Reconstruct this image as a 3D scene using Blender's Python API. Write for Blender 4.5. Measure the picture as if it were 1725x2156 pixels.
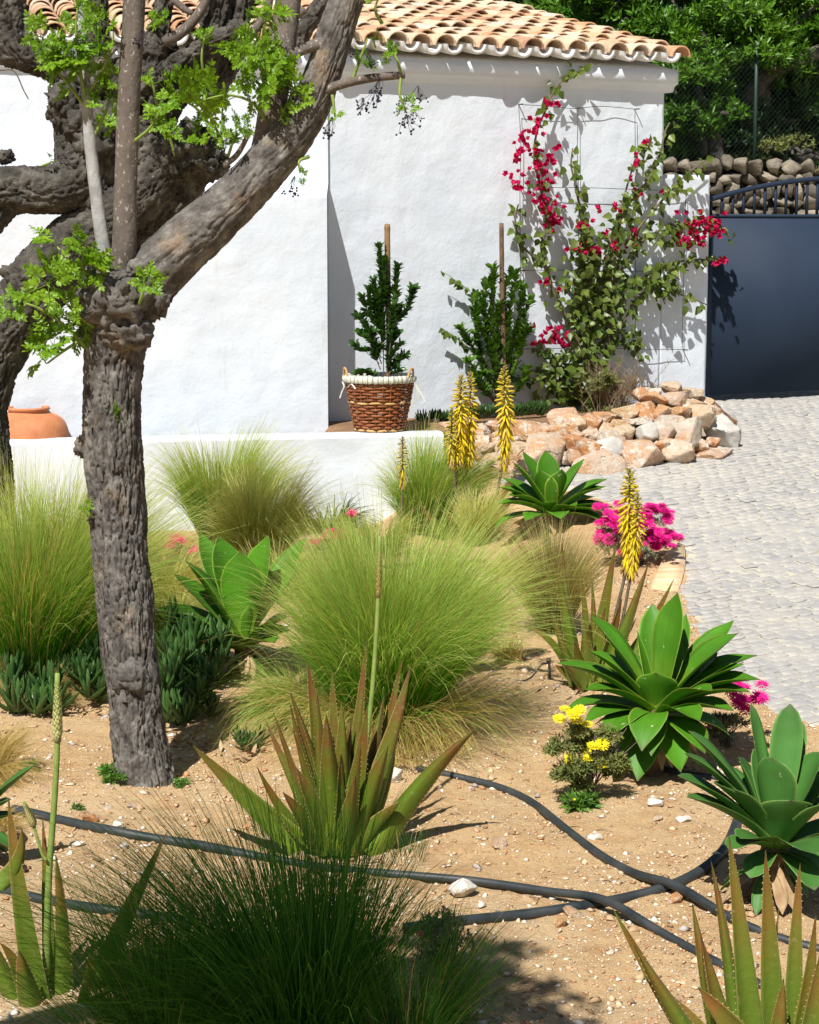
import bpy, math, random
import numpy as np
from mathutils import Vector, Matrix
R = math.radians
random.seed(11)
rng = np.random.default_rng(11)
scene = bpy.context.scene
for o in list(bpy.data.objects): bpy.data.objects.remove(o)
col = scene.collection

# ------------------------------------------------------------------ camera
F, CX, CY, HOR, CAMZ = 4200.0, 862.5, 1078.0, 480.0, 1.6        # photo measured on a 1725 x 2156 grid
PITCH = math.atan((CY - HOR) / F)
cam = bpy.data.cameras.new('camera'); camo = bpy.data.objects.new('camera', cam); col.objects.link(camo)
camo.location = (0, 0, CAMZ); camo.rotation_euler = (R(90) - PITCH, 0, 0)
cam.sensor_fit = 'VERTICAL'; cam.sensor_height = 24; cam.lens = 24 * F / 2156
cam.clip_start = 0.05; cam.clip_end = 400
scene.camera = camo

# ------------------------------------------------------------------ sky, sun, exposure
SUN_EL, SUN_AZ = R(53), R(21)            # shadows fall away from the camera, 21 degrees to the right
to_sun = Vector((-math.sin(SUN_AZ) * math.cos(SUN_EL), -math.cos(SUN_AZ) * math.cos(SUN_EL), math.sin(SUN_EL)))
world = bpy.data.worlds.new('World'); scene.world = world; world.use_nodes = True
wn = world.node_tree.nodes; wl = world.node_tree.links
sky = wn.new('ShaderNodeTexSky'); sky.sky_type = 'NISHITA'; sky.sun_disc = False
sky.sun_elevation = SUN_EL
sky.sun_rotation = math.atan2(to_sun.x, to_sun.y)
sky.air_density = 1.0; sky.dust_density = 0.6; sky.ozone_density = 1.0
bg = wn['Background']; bg.inputs['Strength'].default_value = 0.05
wl.new(sky.outputs[0], bg.inputs[0])
sun = bpy.data.lights.new('sun', 'SUN'); sun.energy = 5.0; sun.angle = R(0.53); sun.color = (1.0, 0.97, 0.92)
suno = bpy.data.objects.new('sun', sun); col.objects.link(suno)
suno.rotation_euler = (-to_sun).to_track_quat('-Z', 'Y').to_euler(); suno.location = (-6, -8, 14)
scene.view_settings.view_transform = 'Standard'; scene.view_settings.look = 'None'
scene.view_settings.exposure = 0.36; scene.view_settings.gamma = 1.0
scene.view_settings.use_curve_mapping = False
scene.render.engine = 'CYCLES'
scene.cycles.max_bounces = 6; scene.cycles.transparent_max_bounces = 4

# ------------------------------------------------------------------ pixel <-> world
cp, sp = math.cos(PITCH), math.sin(PITCH)
def ray(px, py):
    u = (px - CX) / F; v = (CY - py) / F
    return Vector((u, cp + v * sp, -sp + v * cp))
def P(px, py, d):                        # the point at distance d (metres along y) seen at a pixel
    r = ray(px, py); t = d / r.y
    return Vector((t * r.x, d, CAMZ + t * r.z))
def proj(p):
    ry, rz = p[1], p[2] - CAMZ
    zc = ry * cp - rz * sp; yc = ry * sp + rz * cp
    return CX + F * p[0] / zc, CY - F * yc / zc
def drive_z(y):
    if y >= 18.4: return 0.0
    if y >= 12.4: 
        t = y - 12.4
        return -0.6 + 0.1 * t
    return -0.6 - 0.03 * (12.4 - y)
def Gd(px, py):
    d = 3.0
    while d < 40:
        p = P(px, py, d)
        if p.z <= drive_z(d): return p
        d += 0.01
    return p
BORDER = [Gd(*q) for q in ((1790, 1552), (1725, 1530), (1612, 1493), (1500, 1400), (1428, 1243), (1442, 1193), (1437, 1155), (1330, 1075), (1200, 1032), (1040, 1018))]
bY = np.array([p.y for p in BORDER]); bX = np.array([p.x for p in BORDER])
o_ = np.argsort(bY); bY = bY[o_]; bX = bX[o_]
def xb(y): return float(np.interp(y, bY, bX)) if y > bY[0] else float(bX[0] + (bY[0] - y) * 0.5)
def sstep(a, b, x):
    t = min(1, max(0, (x - a) / (b - a))); return t * t * (3 - 2 * t)

# ------------------------------------------------------------------ numpy gradient noise
_perm = np.random.default_rng(3).permutation(256); _perm = np.concatenate([_perm, _perm, _perm])
_grad = np.random.default_rng(4).normal(size=(256, 3)); _grad /= np.linalg.norm(_grad, axis=1)[:, None]
def pn(p):
    p = np.asarray(p, float); i = np.floor(p).astype(int); f = p - i; i &= 255
    u = f * f * f * (f * (f * 6 - 15) + 10)
    def g(a, b, c):
        h = _perm[_perm[_perm[i[:, 0] + a] + i[:, 1] + b] + i[:, 2] + c]
        return (_grad[h] * (f - np.array([a, b, c]))).sum(1)
    x0 = g(0,0,0) * (1 - u[:, 0]) + g(1,0,0) * u[:, 0]; x1 = g(0,1,0) * (1 - u[:, 0]) + g(1,1,0) * u[:, 0]
    x2 = g(0,0,1) * (1 - u[:, 0]) + g(1,0,1) * u[:, 0]; x3 = g(0,1,1) * (1 - u[:, 0]) + g(1,1,1) * u[:, 0]
    y0 = x0 * (1 - u[:, 1]) + x1 * u[:, 1]; y1 = x2 * (1 - u[:, 1]) + x3 * u[:, 1]
    return (y0 * (1 - u[:, 2]) + y1 * u[:, 2]) * 1.6
def fbm(p, n=4, gain=0.5):
    p = np.asarray(p, float); s = 0; a = 1.0
    for k in range(n): s = s + a * pn(p * 2 ** k + 17.3 * k); a *= gain
    return s

def ground_np(x, y):
    x = np.asarray(x, float); y = np.asarray(y, float)
    dz = np.where(y >= 18.4, 0, np.where(y >= 12.4, -0.6 + 0.1 * (y - 12.4), -0.6 - 0.03 * (12.4 - y)))
    gd = np.where(y >= 12.4, -0.6 - 0.045 * (y - 12.4), dz)
    b = np.where(y > bY[0], np.interp(y, bY, bX), bX[0] + (bY[0] - y) * 0.5)
    t = np.clip((x - b + 1.1) / 1.0, 0, 1); w = t * t * (3 - 2 * t)
    z = gd * (1 - w) + dz * w
    pp = np.stack([x, y, np.zeros_like(x)], -1).reshape(-1, 3)
    rel = (0.030 * pn(pp * 1.3) + 0.020 * pn(pp * 3.1 + 9) + 0.010 * pn(pp * 8 + 4)).reshape(x.shape)
    k = np.clip((b - x) / 0.25, 0, 1); k2 = np.clip((x - b - .02) / 0.1, 0, 1)
    return z + rel * k - 0.05 * k2
def gz(x, y): return float(ground_np(np.array([x]), np.array([y]))[0])
_dd = np.arange(3.5, 24, 0.02)
def G(px, py):                           # where the view ray through a pixel meets the soil
    r = ray(px, py); t = _dd / r.y
    x = t * r.x; z = CAMZ + t * r.z
    k = np.argmax(z <= ground_np(x, _dd))
    return Vector((x[k], _dd[k], float(z[k])))

# ------------------------------------------------------------------ object helpers
ORG = {}
def tag(o, label=None, cat=None, group=None, kind=None):
    if label: o['label'] = label
    if cat: o['category'] = cat
    if group: o['group'] = group
    if kind: o['kind'] = kind
    return o
def thing(name, label, cat, loc, group=None):
    o = bpy.data.objects.new(name, None); col.objects.link(o); o.location = Vector(loc); o.empty_display_size = 0.05
    ORG[o] = Vector(loc); return tag(o, label, cat, group)
def mesh_np(name, verts, faces, mat=None, cols=None, smooth=True):
    verts = np.ascontiguousarray(np.asarray(verts, np.float32).reshape(-1, 3))
    if isinstance(faces, np.ndarray): faces = [faces]
    me = bpy.data.meshes.new(name)
    loops, starts, tot = [], [], 0
    for f in faces:
        if isinstance(f, np.ndarray):
            if len(f) == 0: continue
            loops.append(f.reshape(-1)); starts.append(tot + np.arange(len(f)) * f.shape[1]); tot += f.size
        else:
            loops.append(np.array(f)); starts.append(np.array([tot])); tot += len(f)
    loops = np.concatenate(loops).astype(np.int32); starts = np.concatenate(starts).astype(np.int32)
    me.vertices.add(len(verts)); me.vertices.foreach_set('co', verts.ravel())
    me.loops.add(len(loops)); me.loops.foreach_set('vertex_index', loops)
    me.polygons.add(len(starts)); me.polygons.foreach_set('loop_start', starts)
    if smooth: me.polygons.foreach_set('use_smooth', np.ones(len(starts), bool))
    if cols is not None:
        ca = me.color_attributes.new('Col', 'FLOAT_COLOR', 'POINT')
        c = np.asarray(cols, np.float32)
        if c.shape[1] == 3: c = np.concatenate([c, np.ones((len(c), 1), np.float32)], 1)
        ca.data.foreach_set('color', np.ascontiguousarray(c).ravel())
    me.update(calc_edges=True)
    if mat: me.materials.append(mat)
    return me
def part(name, verts, faces, mat, parent, cols=None, smooth=True, kind=None, label=None):
    v = np.asarray(verts, float).reshape(-1, 3) - np.array(ORG[parent])
    o = bpy.data.objects.new(name, mesh_np(name, v, faces, mat, cols, smooth)); col.objects.link(o)
    o.parent = parent; ORG[o] = ORG[parent]
    return tag(o, label, None, None, kind)
def solo(name, verts, faces, mat, loc, label=None, cat=None, group=None, kind=None, cols=None, smooth=True):
    v = np.asarray(verts, float).reshape(-1, 3) - np.array(loc)
    o = bpy.data.objects.new(name, mesh_np(name, v, faces, mat, cols, smooth)); col.objects.link(o)
    o.location = Vector(loc); ORG[o] = Vector(loc)
    return tag(o, label, cat, group, kind)
def inst(name, me, M, parent, label=None):
    o = bpy.data.objects.new(name, me); col.objects.link(o); o.parent = parent
    M = M.copy(); M.translation = M.translation - ORG[parent]
    o.matrix_basis = M; ORG[o] = ORG[parent]
    if label: o['label'] = label
    return o
def grid_faces(nu, nv, closed_v=False, off=0):
    i = np.arange(nu - 1)[:, None]; j = np.arange(nv if closed_v else nv - 1)[None, :]
    j2 = (j + 1) % nv
    f = np.stack([i * nv + j, i * nv + j2, (i + 1) * nv + j2, (i + 1) * nv + j], -1).reshape(-1, 4)
    return f + off
def merge(lst):
    vs, fs, cs, off = [], [], [], 0
    for t in lst:
        v, f = np.asarray(t[0], float).reshape(-1, 3), t[1]
        vs.append(v)
        for q in (f if isinstance(f, list) else [f]): fs.append(np.asarray(q) + off)
        if len(t) > 2 and t[2] is not None: cs.append(np.asarray(t[2], float))
        off += len(v)
    return np.concatenate(vs), fs, (np.concatenate(cs) if cs else None)
def xform_many(v, faces, Ms, cols=None):  # many copies of a small mesh as one
    n = len(Ms); v4 = np.concatenate([v, np.ones((len(v), 1))], 1)
    V = np.einsum('nij,vj->nvi', Ms, v4)[:, :, :3].reshape(-1, 3)
    fs = [(f[None] + (np.arange(n) * len(v))[:, None, None]).reshape(-1, f.shape[1]) for f in (faces if isinstance(faces, list) else [faces])]
    return V, fs
def box(c, s, M=None):
    c = np.array(c, float); s = np.array(s, float) / 2
    v = np.array([[x, y, z] for x in (-1, 1) for y in (-1, 1) for z in (-1, 1)], float) * s
    if M is not None: v = v @ np.array(M).T
    f = np.array([[0,1,3,2],[4,6,7,5],[0,4,5,1],[2,3,7,6],[0,2,6,4],[1,5,7,3]])
    return v + c, f
def spline(pts, n):                       # Catmull-Rom through points (any dimension)
    p = np.array([list(q) for q in pts], float); m = len(p)
    if m == 2:
        t = np.linspace(0, 1, n)[:, None]; return p[0] * (1 - t) + p[1] * t
    e = np.vstack([2 * p[0] - p[1], p, 2 * p[-1] - p[-2]])
    seg = np.linalg.norm(np.diff(p[:, :3], axis=0), axis=1); cum = np.concatenate([[0], np.cumsum(seg)]); cum /= cum[-1]
    t = np.linspace(0, 1, n); k = np.clip(np.searchsorted(cum, t, 'right') - 1, 0, m - 2)
    u = ((t - cum[k]) / np.maximum(cum[k + 1] - cum[k], 1e-9))[:, None]
    a, b, c, d = e[k], e[k + 1], e[k + 2], e[k + 3]
    return 0.5 * (2 * b + (c - a) * u + (2 * a - 5 * b + 4 * c - d) * u ** 2 + (3 * b - a - 3 * c + d) * u ** 3)
def frames(c):
    t = np.gradient(c, axis=0); t /= np.maximum(np.linalg.norm(t, axis=1), 1e-9)[:, None]
    ref = np.array([1., 0, 0]) if abs(t[0][0]) < 0.8 else np.array([0, 1., 0])
    n0 = ref - t[0] * (ref @ t[0]); n0 /= np.linalg.norm(n0); N = [n0]
    for k in range(1, len(c)):
        n = N[-1] - t[k] * (N[-1] @ t[k]); N.append(n / np.linalg.norm(n))
    N = np.array(N); return t, N, np.cross(t, N)
def tube(pts, rad, n=12, m=8, disp=None, cap=True):
    """pts control points, rad radii at them; n samples along, m around; disp(theta, s, c) -> metres"""
    q = spline([list(p) + [r] for p, r in zip(pts, rad)], n)
    c, r = q[:, :3], np.maximum(q[:, 3], 1e-4)
    t, N, B = frames(c)
    th = np.linspace(0, 2 * np.pi, m, endpoint=False)
    s = np.concatenate([[0], np.cumsum(np.linalg.norm(np.diff(c, axis=0), axis=1))])
    TH, S = np.meshgrid(th, s); rr = np.repeat(r[:, None], m, 1)
    if disp is not None: rr = rr + disp(TH.ravel(), S.ravel(), rr.ravel()).reshape(rr.shape)
    v = c[:, None] + rr[..., None] * (np.cos(TH)[..., None] * N[:, None] + np.sin(TH)[..., None] * B[:, None])
    v = v.reshape(-1, 3); f = [grid_faces(n, m, True)]
    if cap:
        k = len(v); v = np.vstack([v, c[0] - t[0] * r[0] * 0.25, c[-1] + t[-1] * r[-1] * 0.25])
        j = np.arange(m); j2 = (j + 1) % m
        f.append(np.stack([np.full(m, k), j2, j], 1)); f.append(np.stack([np.full(m, k + 1), (n - 1) * m + j, (n - 1) * m + j2], 1))
    return v, f

# ------------------------------------------------------------------ materials
def srgb(r, g, b): return tuple(((c / 255) / 12.92 if c / 255 <= 0.04045 else ((c / 255 + 0.055) / 1.055) ** 2.4) for c in (r, g, b))
class NT:
    def __init__(s, name, rough=0.8, spec=0.3):
        s.m = bpy.data.materials.new(name); s.m.use_nodes = True; s.t = s.m.node_tree; s.b = s.t.nodes['Principled BSDF']
        s.b.inputs['Roughness'].default_value = rough; s.b.inputs['Specular IOR Level'].default_value = spec
    def n(s, typ, **kw):
        nd = s.t.nodes.new(typ)
        for k, v in kw.items():
            if k in ('operation', 'blend_type', 'data_type', 'attribute_name', 'feature', 'distance', 'noise_dimensions', 'wave_type', 'bands_direction'): setattr(nd, k, v)
            else: nd.inputs[k.replace('_', ' ')].default_value = v
        return nd
    def l(s, a, b): s.t.links.new(a, b)
    def coord(s, scale=(1, 1, 1), src='Object'):
        tc = s.n('ShaderNodeTexCoord'); mp = s.n('ShaderNodeMapping'); mp.inputs['Scale'].default_value = scale
        s.l(tc.outputs[src], mp.inputs['Vector']); return mp.outputs[0]
    def pos(s, scale=(1, 1, 1)):
        g = s.n('ShaderNodeNewGeometry'); mp = s.n('ShaderNodeMapping'); mp.inputs['Scale'].default_value = scale
        s.l(g.outputs['Position'], mp.inputs['Vector']); return mp.outputs[0]
    def noise(s, vec, scale, detail=4, rough=0.55):
        nd = s.n('ShaderNodeTexNoise', Scale=scale, Detail=detail, Roughness=rough)
        if vec is not None: s.l(vec, nd.inputs['Vector'])
        return nd.outputs['Fac']
    def ramp(s, fac, stops):
        r = s.n('ShaderNodeValToRGB'); e = r.color_ramp.elements
        while len(e) < len(stops): e.new(0.5)
        for x, (p_, c) in zip(e, stops): x.position = p_; x.color = (*c[:3], 1)
        s.l(fac, r.inputs[0]); return r.outputs[0]
    def mix(s, a, b, fac, mode='MIX'):
        m = s.n('ShaderNodeMix', data_type='RGBA', blend_type=mode)
        for v, k in ((a, 6), (b, 7), (fac, 0)):
            if isinstance(v, (int, float)): m.inputs[k].default_value = v
            elif isinstance(v, tuple): m.inputs[k].default_value = (*v[:3], 1)
            else: s.l(v, m.inputs[k])
        return m.outputs[2]
    def base(s, c):
        if isinstance(c, tuple): s.b.inputs['Base Color'].default_value = (*c[:3], 1)
        else: s.l(c, s.b.inputs['Base Color'])
        s.c = c
    def bump(s, h, strength=0.4, dist=0.01):
        b = s.n('ShaderNodeBump', Strength=strength, Distance=dist); s.l(h, b.inputs['Height'])
        if getattr(s, 'bn', None) is not None: s.l(s.bn, b.inputs['Normal'])
        s.bn = b.outputs[0]; s.l(s.bn, s.b.inputs['Normal'])
    def rand(s): return s.n('ShaderNodeObjectInfo').outputs['Random']
    def attr(s): return s.n('ShaderNodeAttribute', attribute_name='Col').outputs['Color']
    def sep(s, c):
        x = s.n('ShaderNodeSeparateColor'); s.l(c, x.inputs[0]); return x.outputs
    def translucent(s, amount=0.35, tint=(1.0, 1.0, 0.6)):
        out = s.t.nodes['Material Output']; tr = s.n('ShaderNodeBsdfTranslucent'); mx = s.n('ShaderNodeMixShader')
        s.l(s.mix(s.c, tint, 1.0, 'MULTIPLY'), tr.inputs['Color'])
        mx.inputs[0].default_value = amount
        s.l(s.b.outputs[0], mx.inputs[1]); s.l(tr.outputs[0], mx.inputs[2]); s.l(mx.outputs[0], out.inputs['Surface'])
MAT = {}
def M_plaster():
    t = NT('white plaster', 0.85, 0.2); v = t.pos()
    c = t.ramp(t.noise(v, 2.2, 5), [(0.3, (.62, .675, .735)), (0.7, (.69, .735, .785))])
    c = t.mix(c, (.62, .60, .56), t.ramp(t.noise(v, 9, 6, .7), [(0.66, (0, 0, 0)), (0.80, (.35, .35, .35))]))
    vs = t.pos((1, 1, .18)); c = t.mix(c, (.50, .47, .42), t.ramp(t.noise(vs, 7, 5, .7), [(.60, (0, 0, 0)), (.80, (.45, .45, .45))]))
    t.base(c); t.bump(t.noise(v, 5, 3), .35, .03); t.bump(t.noise(v, 38, 5), .3, .008); MAT['plaster'] = t.m
M_plaster()
def M_tile():
    t = NT('roof tile', 0.9, 0.15); v = t.coord()
    c = t.ramp(t.rand(), [(0, (.62, .46, .29)), (.18, (.54, .28, .15)), (.36, (.68, .56, .41)), (.54, (.60, .38, .25)), (.72, (.70, .61, .48)), (.88, (.38, .19, .11)), (1, (.62, .46, .30))])
    p = t.pos()
    c = t.mix(c, (.66, .54, .37), t.ramp(t.noise(p, 7, 5, .65), [(.50, (0, 0, 0)), (.66, (.7, .7, .7))]))
    c = t.mix(c, (.20, .10, .05), t.ramp(t.noise(p, 19, 5, .7), [(.54, (0, 0, 0)), (.70, (.65, .65, .65))]))
    t.base(c); t.bump(t.noise(p, 60, 4), .35, .006); MAT['tile'] = t.m
M_tile()
def M_simple(key, name, c1, c2, scale, rough=.8, spec=.3, bs=None, bstr=.4, bd=.01, rnd=0.0, obj=False):
    t = NT(name, rough, spec); v = t.coord() if obj else t.pos()
    c = t.ramp(t.noise(v, scale, 5, .6), [(.3, c1), (.7, c2)])
    if rnd:
        h = t.n('ShaderNodeHueSaturation'); mr = t.n('ShaderNodeMapRange'); t.l(t.rand(), mr.inputs[0])
        mr.inputs[3].default_value = 1 - rnd; mr.inputs[4].default_value = 1 + rnd
        t.l(mr.outputs[0], h.inputs['Value']); t.l(c, h.inputs['Color']); c = h.outputs[0]
    t.base(c)
    if bs: t.bump(t.noise(v, bs, 5), bstr, bd)
    MAT[key] = t.m; return t
M_simple('mortar', 'whitewashed mortar', (.72, .72, .70), (.84, .84, .83), 14, .9, .1, 50, .4, .006)
M_simple('clay', 'terracotta', (.44, .15, .06), (.58, .24, .11), 9, .75, .3, 40, .2, .004)
M_simple('gate', 'slate blue gate paint', (.018, .030, .054), (.022, .036, .062), 3, .62, .15, 220, .05, .002)
M_simple('darkmetal', 'dark wire', (.03, .035, .04), (.07, .07, .07), 20, .5, .5)
M_simple('greenmetal', 'green coated steel', (.012, .03, .022), (.02, .045, .032), 9, .5, .4)
M_simple('bamboo', 'bamboo cane', (.20, .11, .045), (.32, .19, .085), 18, .6, .3, 60, .3, .004)
M_simple('stake', 'weathered wood stake', (.09, .06, .04), (.19, .12, .07), 22, .85, .2, 70, .5, .006)
M_simple('wicker', 'brown wicker', (.17, .050, .015), (.34, .115, .035), 30, .5, .4, 90, .4, .003, rnd=.3)
M_simple('palewicker', 'pale wicker', (.50, .28, .10), (.62, .40, .17), 30, .55, .35, 90, .4, .003)
M_simple('rope', 'twisted seagrass', (.44, .25, .10), (.60, .38, .18), 40, .8, .2)
M_simple('hose', 'black polyethylene pipe', (.014, .02, .024), (.055, .06, .06), 9, .5, .4, 120, .2, .003)
M_simple('stem', 'green stem', (.17, .26, .05), (.28, .36, .09), 20, .7, .2)
M_simple('woodstem', 'woody stem', (.10, .08, .055), (.20, .16, .11), 30, .9, .1, 80, .6, .004)
M_simple('wallstone', 'grey rubble stone', (.10, .086, .066), (.29, .245, .185), 6, .9, .2, 30, .6, .02, rnd=.45)
M_simple('core', 'dark joint earth', (.05, .045, .035), (.09, .075, .055), 8, .95, .1)
M_simple('straw', 'dry leaf litter', (.30, .19, .10), (.55, .40, .24), 12, .9, .1, rnd=.2)
def M_rock():
    t = NT('limestone', 0.9, 0.15); p = t.pos()
    c = t.ramp(t.rand(), [(0, (.68, .50, .29)), (.2, (.66, .32, .13)), (.4, (.74, .56, .42)), (.58, (.70, .55, .36)), (.74, (.60, .27, .11)), (.88, (.66, .60, .51)), (1, (.72, .48, .28))])
    c = t.mix(c, (.66, .33, .13), t.ramp(t.noise(p, 6, 6, .68), [(.47, (0, 0, 0)), (.60, (.8, .8, .8))]))
    c = t.mix(c, (.80, .72, .61), t.ramp(t.noise(p, 12, 7, .72), [(.50, (0, 0, 0)), (.60, (.95, .95, .95))]))
    c = t.mix(c, (.22, .085, .035), t.ramp(t.noise(p, 34, 6, .75), [(.63, (0, 0, 0)), (.70, (.8, .8, .8))]))
    t.base(c); t.bump(t.noise(p, 18, 7, .72), 1.0, .05); t.bump(t.noise(p, 80, 4), .6, .01); MAT['rock'] = t.m
    t = NT('grey limestone', 0.85, 0.2); p = t.pos()
    c = t.ramp(t.noise(p, 6, 6, .6), [(.3, (.36, .34, .30)), (.7, (.60, .57, .52))]); t.base(c)
    t.bump(t.noise(p, 18, 5), .5, .015); MAT['greyrock'] = t.m
    t = NT('white limestone', 0.9, 0.15); p = t.pos()
    c = t.ramp(t.noise(p, 20, 6, .6), [(.3, (.50, .43, .35)), (.7, (.74, .70, .63))]); t.base(c)
    t.bump(t.noise(p, 45, 5), .6, .01); MAT['whiterock'] = t.m
    t = NT('sandstone slab', 0.85, 0.2); p = t.pos((1, 5, 1))
    c = t.ramp(t.noise(p, 3, 6, .6), [(.3, (.52, .33, .17)), (.5, (.66, .48, .29)), (.7, (.70, .58, .42))]); t.base(c)
    t.bump(t.noise(p, 12, 5), .5, .01); MAT['slab'] = t.m
M_rock()
def M_soil():
    t = NT('sandy garden soil', 0.95, 0.1); p = t.pos()
    c = t.ramp(t.noise(p, 1.1, 5, .6), [(.3, (.68, .43, .205)), (.5, (.76, .515, .27)), (.72, (.82, .60, .35))])
    c = t.mix(c, (.52, .27, .11), t.ramp(t.noise(p, 5.5, 6, .75), [(.52, (0, 0, 0)), (.70, (.8, .8, .8))]))
    c = t.mix(c, (.66, .52, .37), t.ramp(t.noise(p, 60, 5, .75), [(.56, (0, 0, 0)), (.66, (.75, .75, .75))]))
    c = t.mix(c, (.24, .115, .05), t.ramp(t.noise(p, 105, 4, .7), [(.62, (0, 0, 0)), (.72, (.7, .7, .7))]))
    t.base(c); t.bump(t.noise(p, 24, 6, .7), 1.0, .03); t.bump(t.noise(p, 110, 5, .7), 1.0, .012); MAT['soil'] = t.m
    t = NT('brown bed earth', 0.95, 0.1); p = t.pos()  # brown earth of the beds, darker all over than the garden soil
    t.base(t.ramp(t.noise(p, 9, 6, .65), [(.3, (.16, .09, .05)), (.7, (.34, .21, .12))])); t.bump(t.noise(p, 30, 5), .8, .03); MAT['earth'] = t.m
    t = NT('hillside earth', 0.95, 0.1); p = t.pos()
    t.base(t.ramp(t.noise(p, 2.5, 6, .7), [(.3, (.02, .03, .012)), (.7, (.06, .07, .03))])); t.bump(t.noise(p, 6, 5), 1, .2); MAT['hill'] = t.m
    t = NT('pale joint sand', 0.95, 0.1); p = t.pos()
    t.base(t.ramp(t.noise(p, 3, 5, .65), [(.3, (.46, .42, .33)), (.7, (.58, .54, .44))])); t.bump(t.noise(p, 60, 5), .5, .01); MAT['joint'] = t.m
    t = NT('grey cobble', 0.8, 0.3); p = t.pos()
    ad = t.n('ShaderNodeMath', operation='ADD'); fr = t.n('ShaderNodeMath', operation='FRACT'); t.l(t.rand(), ad.inputs[0]); t.l(t.n('ShaderNodeNewGeometry').outputs['Random Per Island'], ad.inputs[1]); t.l(ad.outputs[0], fr.inputs[0])
    c = t.ramp(fr.outputs[0], [(0, (.28, .275, .275)), (.35, (.37, .355, .335)), (.7, (.44, .415, .375)), (1, (.32, .31, .30))])
    c = t.mix(c, t.ramp(t.noise(p, 24, 5, .75), [(.35, (.26, .255, .25)), (.65, (.54, .51, .455))]), .45)
    c = t.mix(c, (.50, .46, .39), t.ramp(t.noise(p, 1.7, 5, .65), [(.48, (0, 0, 0)), (.66, (.5, .5, .5))]))
    t.base(c); t.bump(t.noise(p, 45, 5, .6), .4, .008); MAT['cobble'] = t.m
    t = NT('gravel', 0.85, 0.2); t.base(t.attr()); t.bump(t.noise(t.pos(), 150, 3), .3, .003); MAT['gravel'] = t.m
M_soil()
def M_bark():
    t = NT('grey fissured bark', 0.95, 0.1); p = t.pos(); a = t.sep(t.attr())
    c = t.ramp(t.noise(p, 14, 6, .7), [(.3, (.060, .054, .048)), (.5, (.145, .132, .118)), (.7, (.30, .28, .25))])
    c = t.mix(c, (.38, .27, .165), t.ramp(t.noise(p, 4.5, 5, .65), [(.58, (0, 0, 0)), (.74, (.6, .6, .6))]))
    c = t.mix(c, (.46, .45, .42), t.ramp(t.noise(p, 42, 4, .7), [(.64, (0, 0, 0)), (.72, (.6, .6, .6))]))
    t.base(c); t.bump(t.noise(t.pos((1, 1, .25)), 70, 6, .7), .9, .012); MAT['bark'] = t.m
    t = NT('dark rugged bark', 0.95, 0.1); p = t.pos()
    c = t.ramp(t.noise(p, 10, 6, .7), [(.3, (.040, .036, .032)), (.5, (.095, .086, .074)), (.7, (.21, .19, .16))])
    c = t.mix(c, (.40, .38, .33), t.ramp(t.noise(p, 34, 4, .7), [(.65, (0, 0, 0)), (.72, (.7, .7, .7))]))
    t.base(c); t.bump(t.noise(p, 55, 6, .7), 1.0, .015); MAT['darkbark'] = t.m
    t = NT('smooth young bark', 0.85, 0.2); p = t.pos()
    c = t.ramp(t.noise(p, 9, 5, .6), [(.3, (.105, .085, .072)), (.7, (.175, .145, .12))])
    c = t.mix(c, (.42, .38, .33), t.ramp(t.noise(t.pos((1, 1, .55)), 75, 3, .6), [(.60, (0, 0, 0)), (.66, (.75, .75, .75))]))
    t.base(c); t.bump(t.noise(p, 85, 4), .5, .006); MAT['youngbark'] = t.m
    t = NT('pale grey bark', 0.85, 0.2); p = t.pos()
    c = t.ramp(t.noise(p, 12, 5, .6), [(.3, (.20, .195, .185)), (.7, (.46, .45, .43))]); t.base(c)
    t.bump(t.noise(p, 85, 4), .4, .006); MAT['palebark'] = t.m
M_bark()
def M_leaf(key, name, c1, c2, rough=.45, spec=.4, tr=.3, scale=6, rnd=.25, tint=(1.1, 1.05, .35)):
    t = NT(name, rough, spec); p = t.pos()
    c = t.ramp(t.noise(p, scale, 4, .6), [(.3, c1), (.7, c2)])
    if rnd:
        h = t.n('ShaderNodeHueSaturation'); g = t.n('ShaderNodeNewGeometry'); mr = t.n('ShaderNodeMapRange')
        t.l(g.outputs['Random Per Island'], mr.inputs[0]); mr.inputs[3].default_value = 1 - rnd; mr.inputs[4].default_value = 1 + rnd
        t.l(mr.outputs[0], h.inputs['Value']); t.l(c, h.inputs['Color']); c = h.outputs[0]
    t.base(c)
    if tr: t.translucent(tr, tint)
    MAT[key] = t.m
M_leaf('melia', 'fresh chinaberry leaf', (.12, .27, .008), (.26, .43, .02), .4, .4, .4)
M_leaf('shrubleaf', 'dark shrub leaf', (.028, .085, .014), (.055, .14, .02), .35, .5, .15)
M_leaf('laurel', 'bay green leaf', (.05, .14, .012), (.11, .23, .02), .35, .5, .22)
M_leaf('bougleaf', 'bougainvillea leaf', (.055, .12, .012), (.16, .19, .035), .4, .45, .3, 9, .45)
M_leaf('bract', 'magenta bract', (.50, .008, .07), (.62, .016, .13), .6, .2, .3, 12, .25, (1.1, .8, .9))
M_leaf('magenta', 'magenta petal', (.62, .008, .20), (.72, .02, .28), .6, .2, .25, 12, .2, (1.1, .8, .9))
M_leaf('redpink', 'pink red petal', (.72, .008, .16), (.80, .02, .24), .6, .2, .25, 12, .2, (1.1, .8, .9))
M_leaf('yellow', 'yellow petal', (.86, .72, .015), (.9, .8, .03), .6, .2, .25, 12, .12, (1, 1, .6))
M_leaf('forest', 'evergreen leaf', (.04, .125, .006), (.115, .25, .014), .4, .4, .28, 1.2, .5)
M_leaf('shadeforest', 'shaded evergreen leaf', (.012, .036, .007), (.032, .07, .013), .45, .4, .2, 1.2, .45)  # darker copy of the evergreen leaf, deep shade put into its colour
M_leaf('ice', 'ice plant leaf', (.035, .095, .022), (.075, .165, .035), .38, .5, .08, 8, .35)
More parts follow.
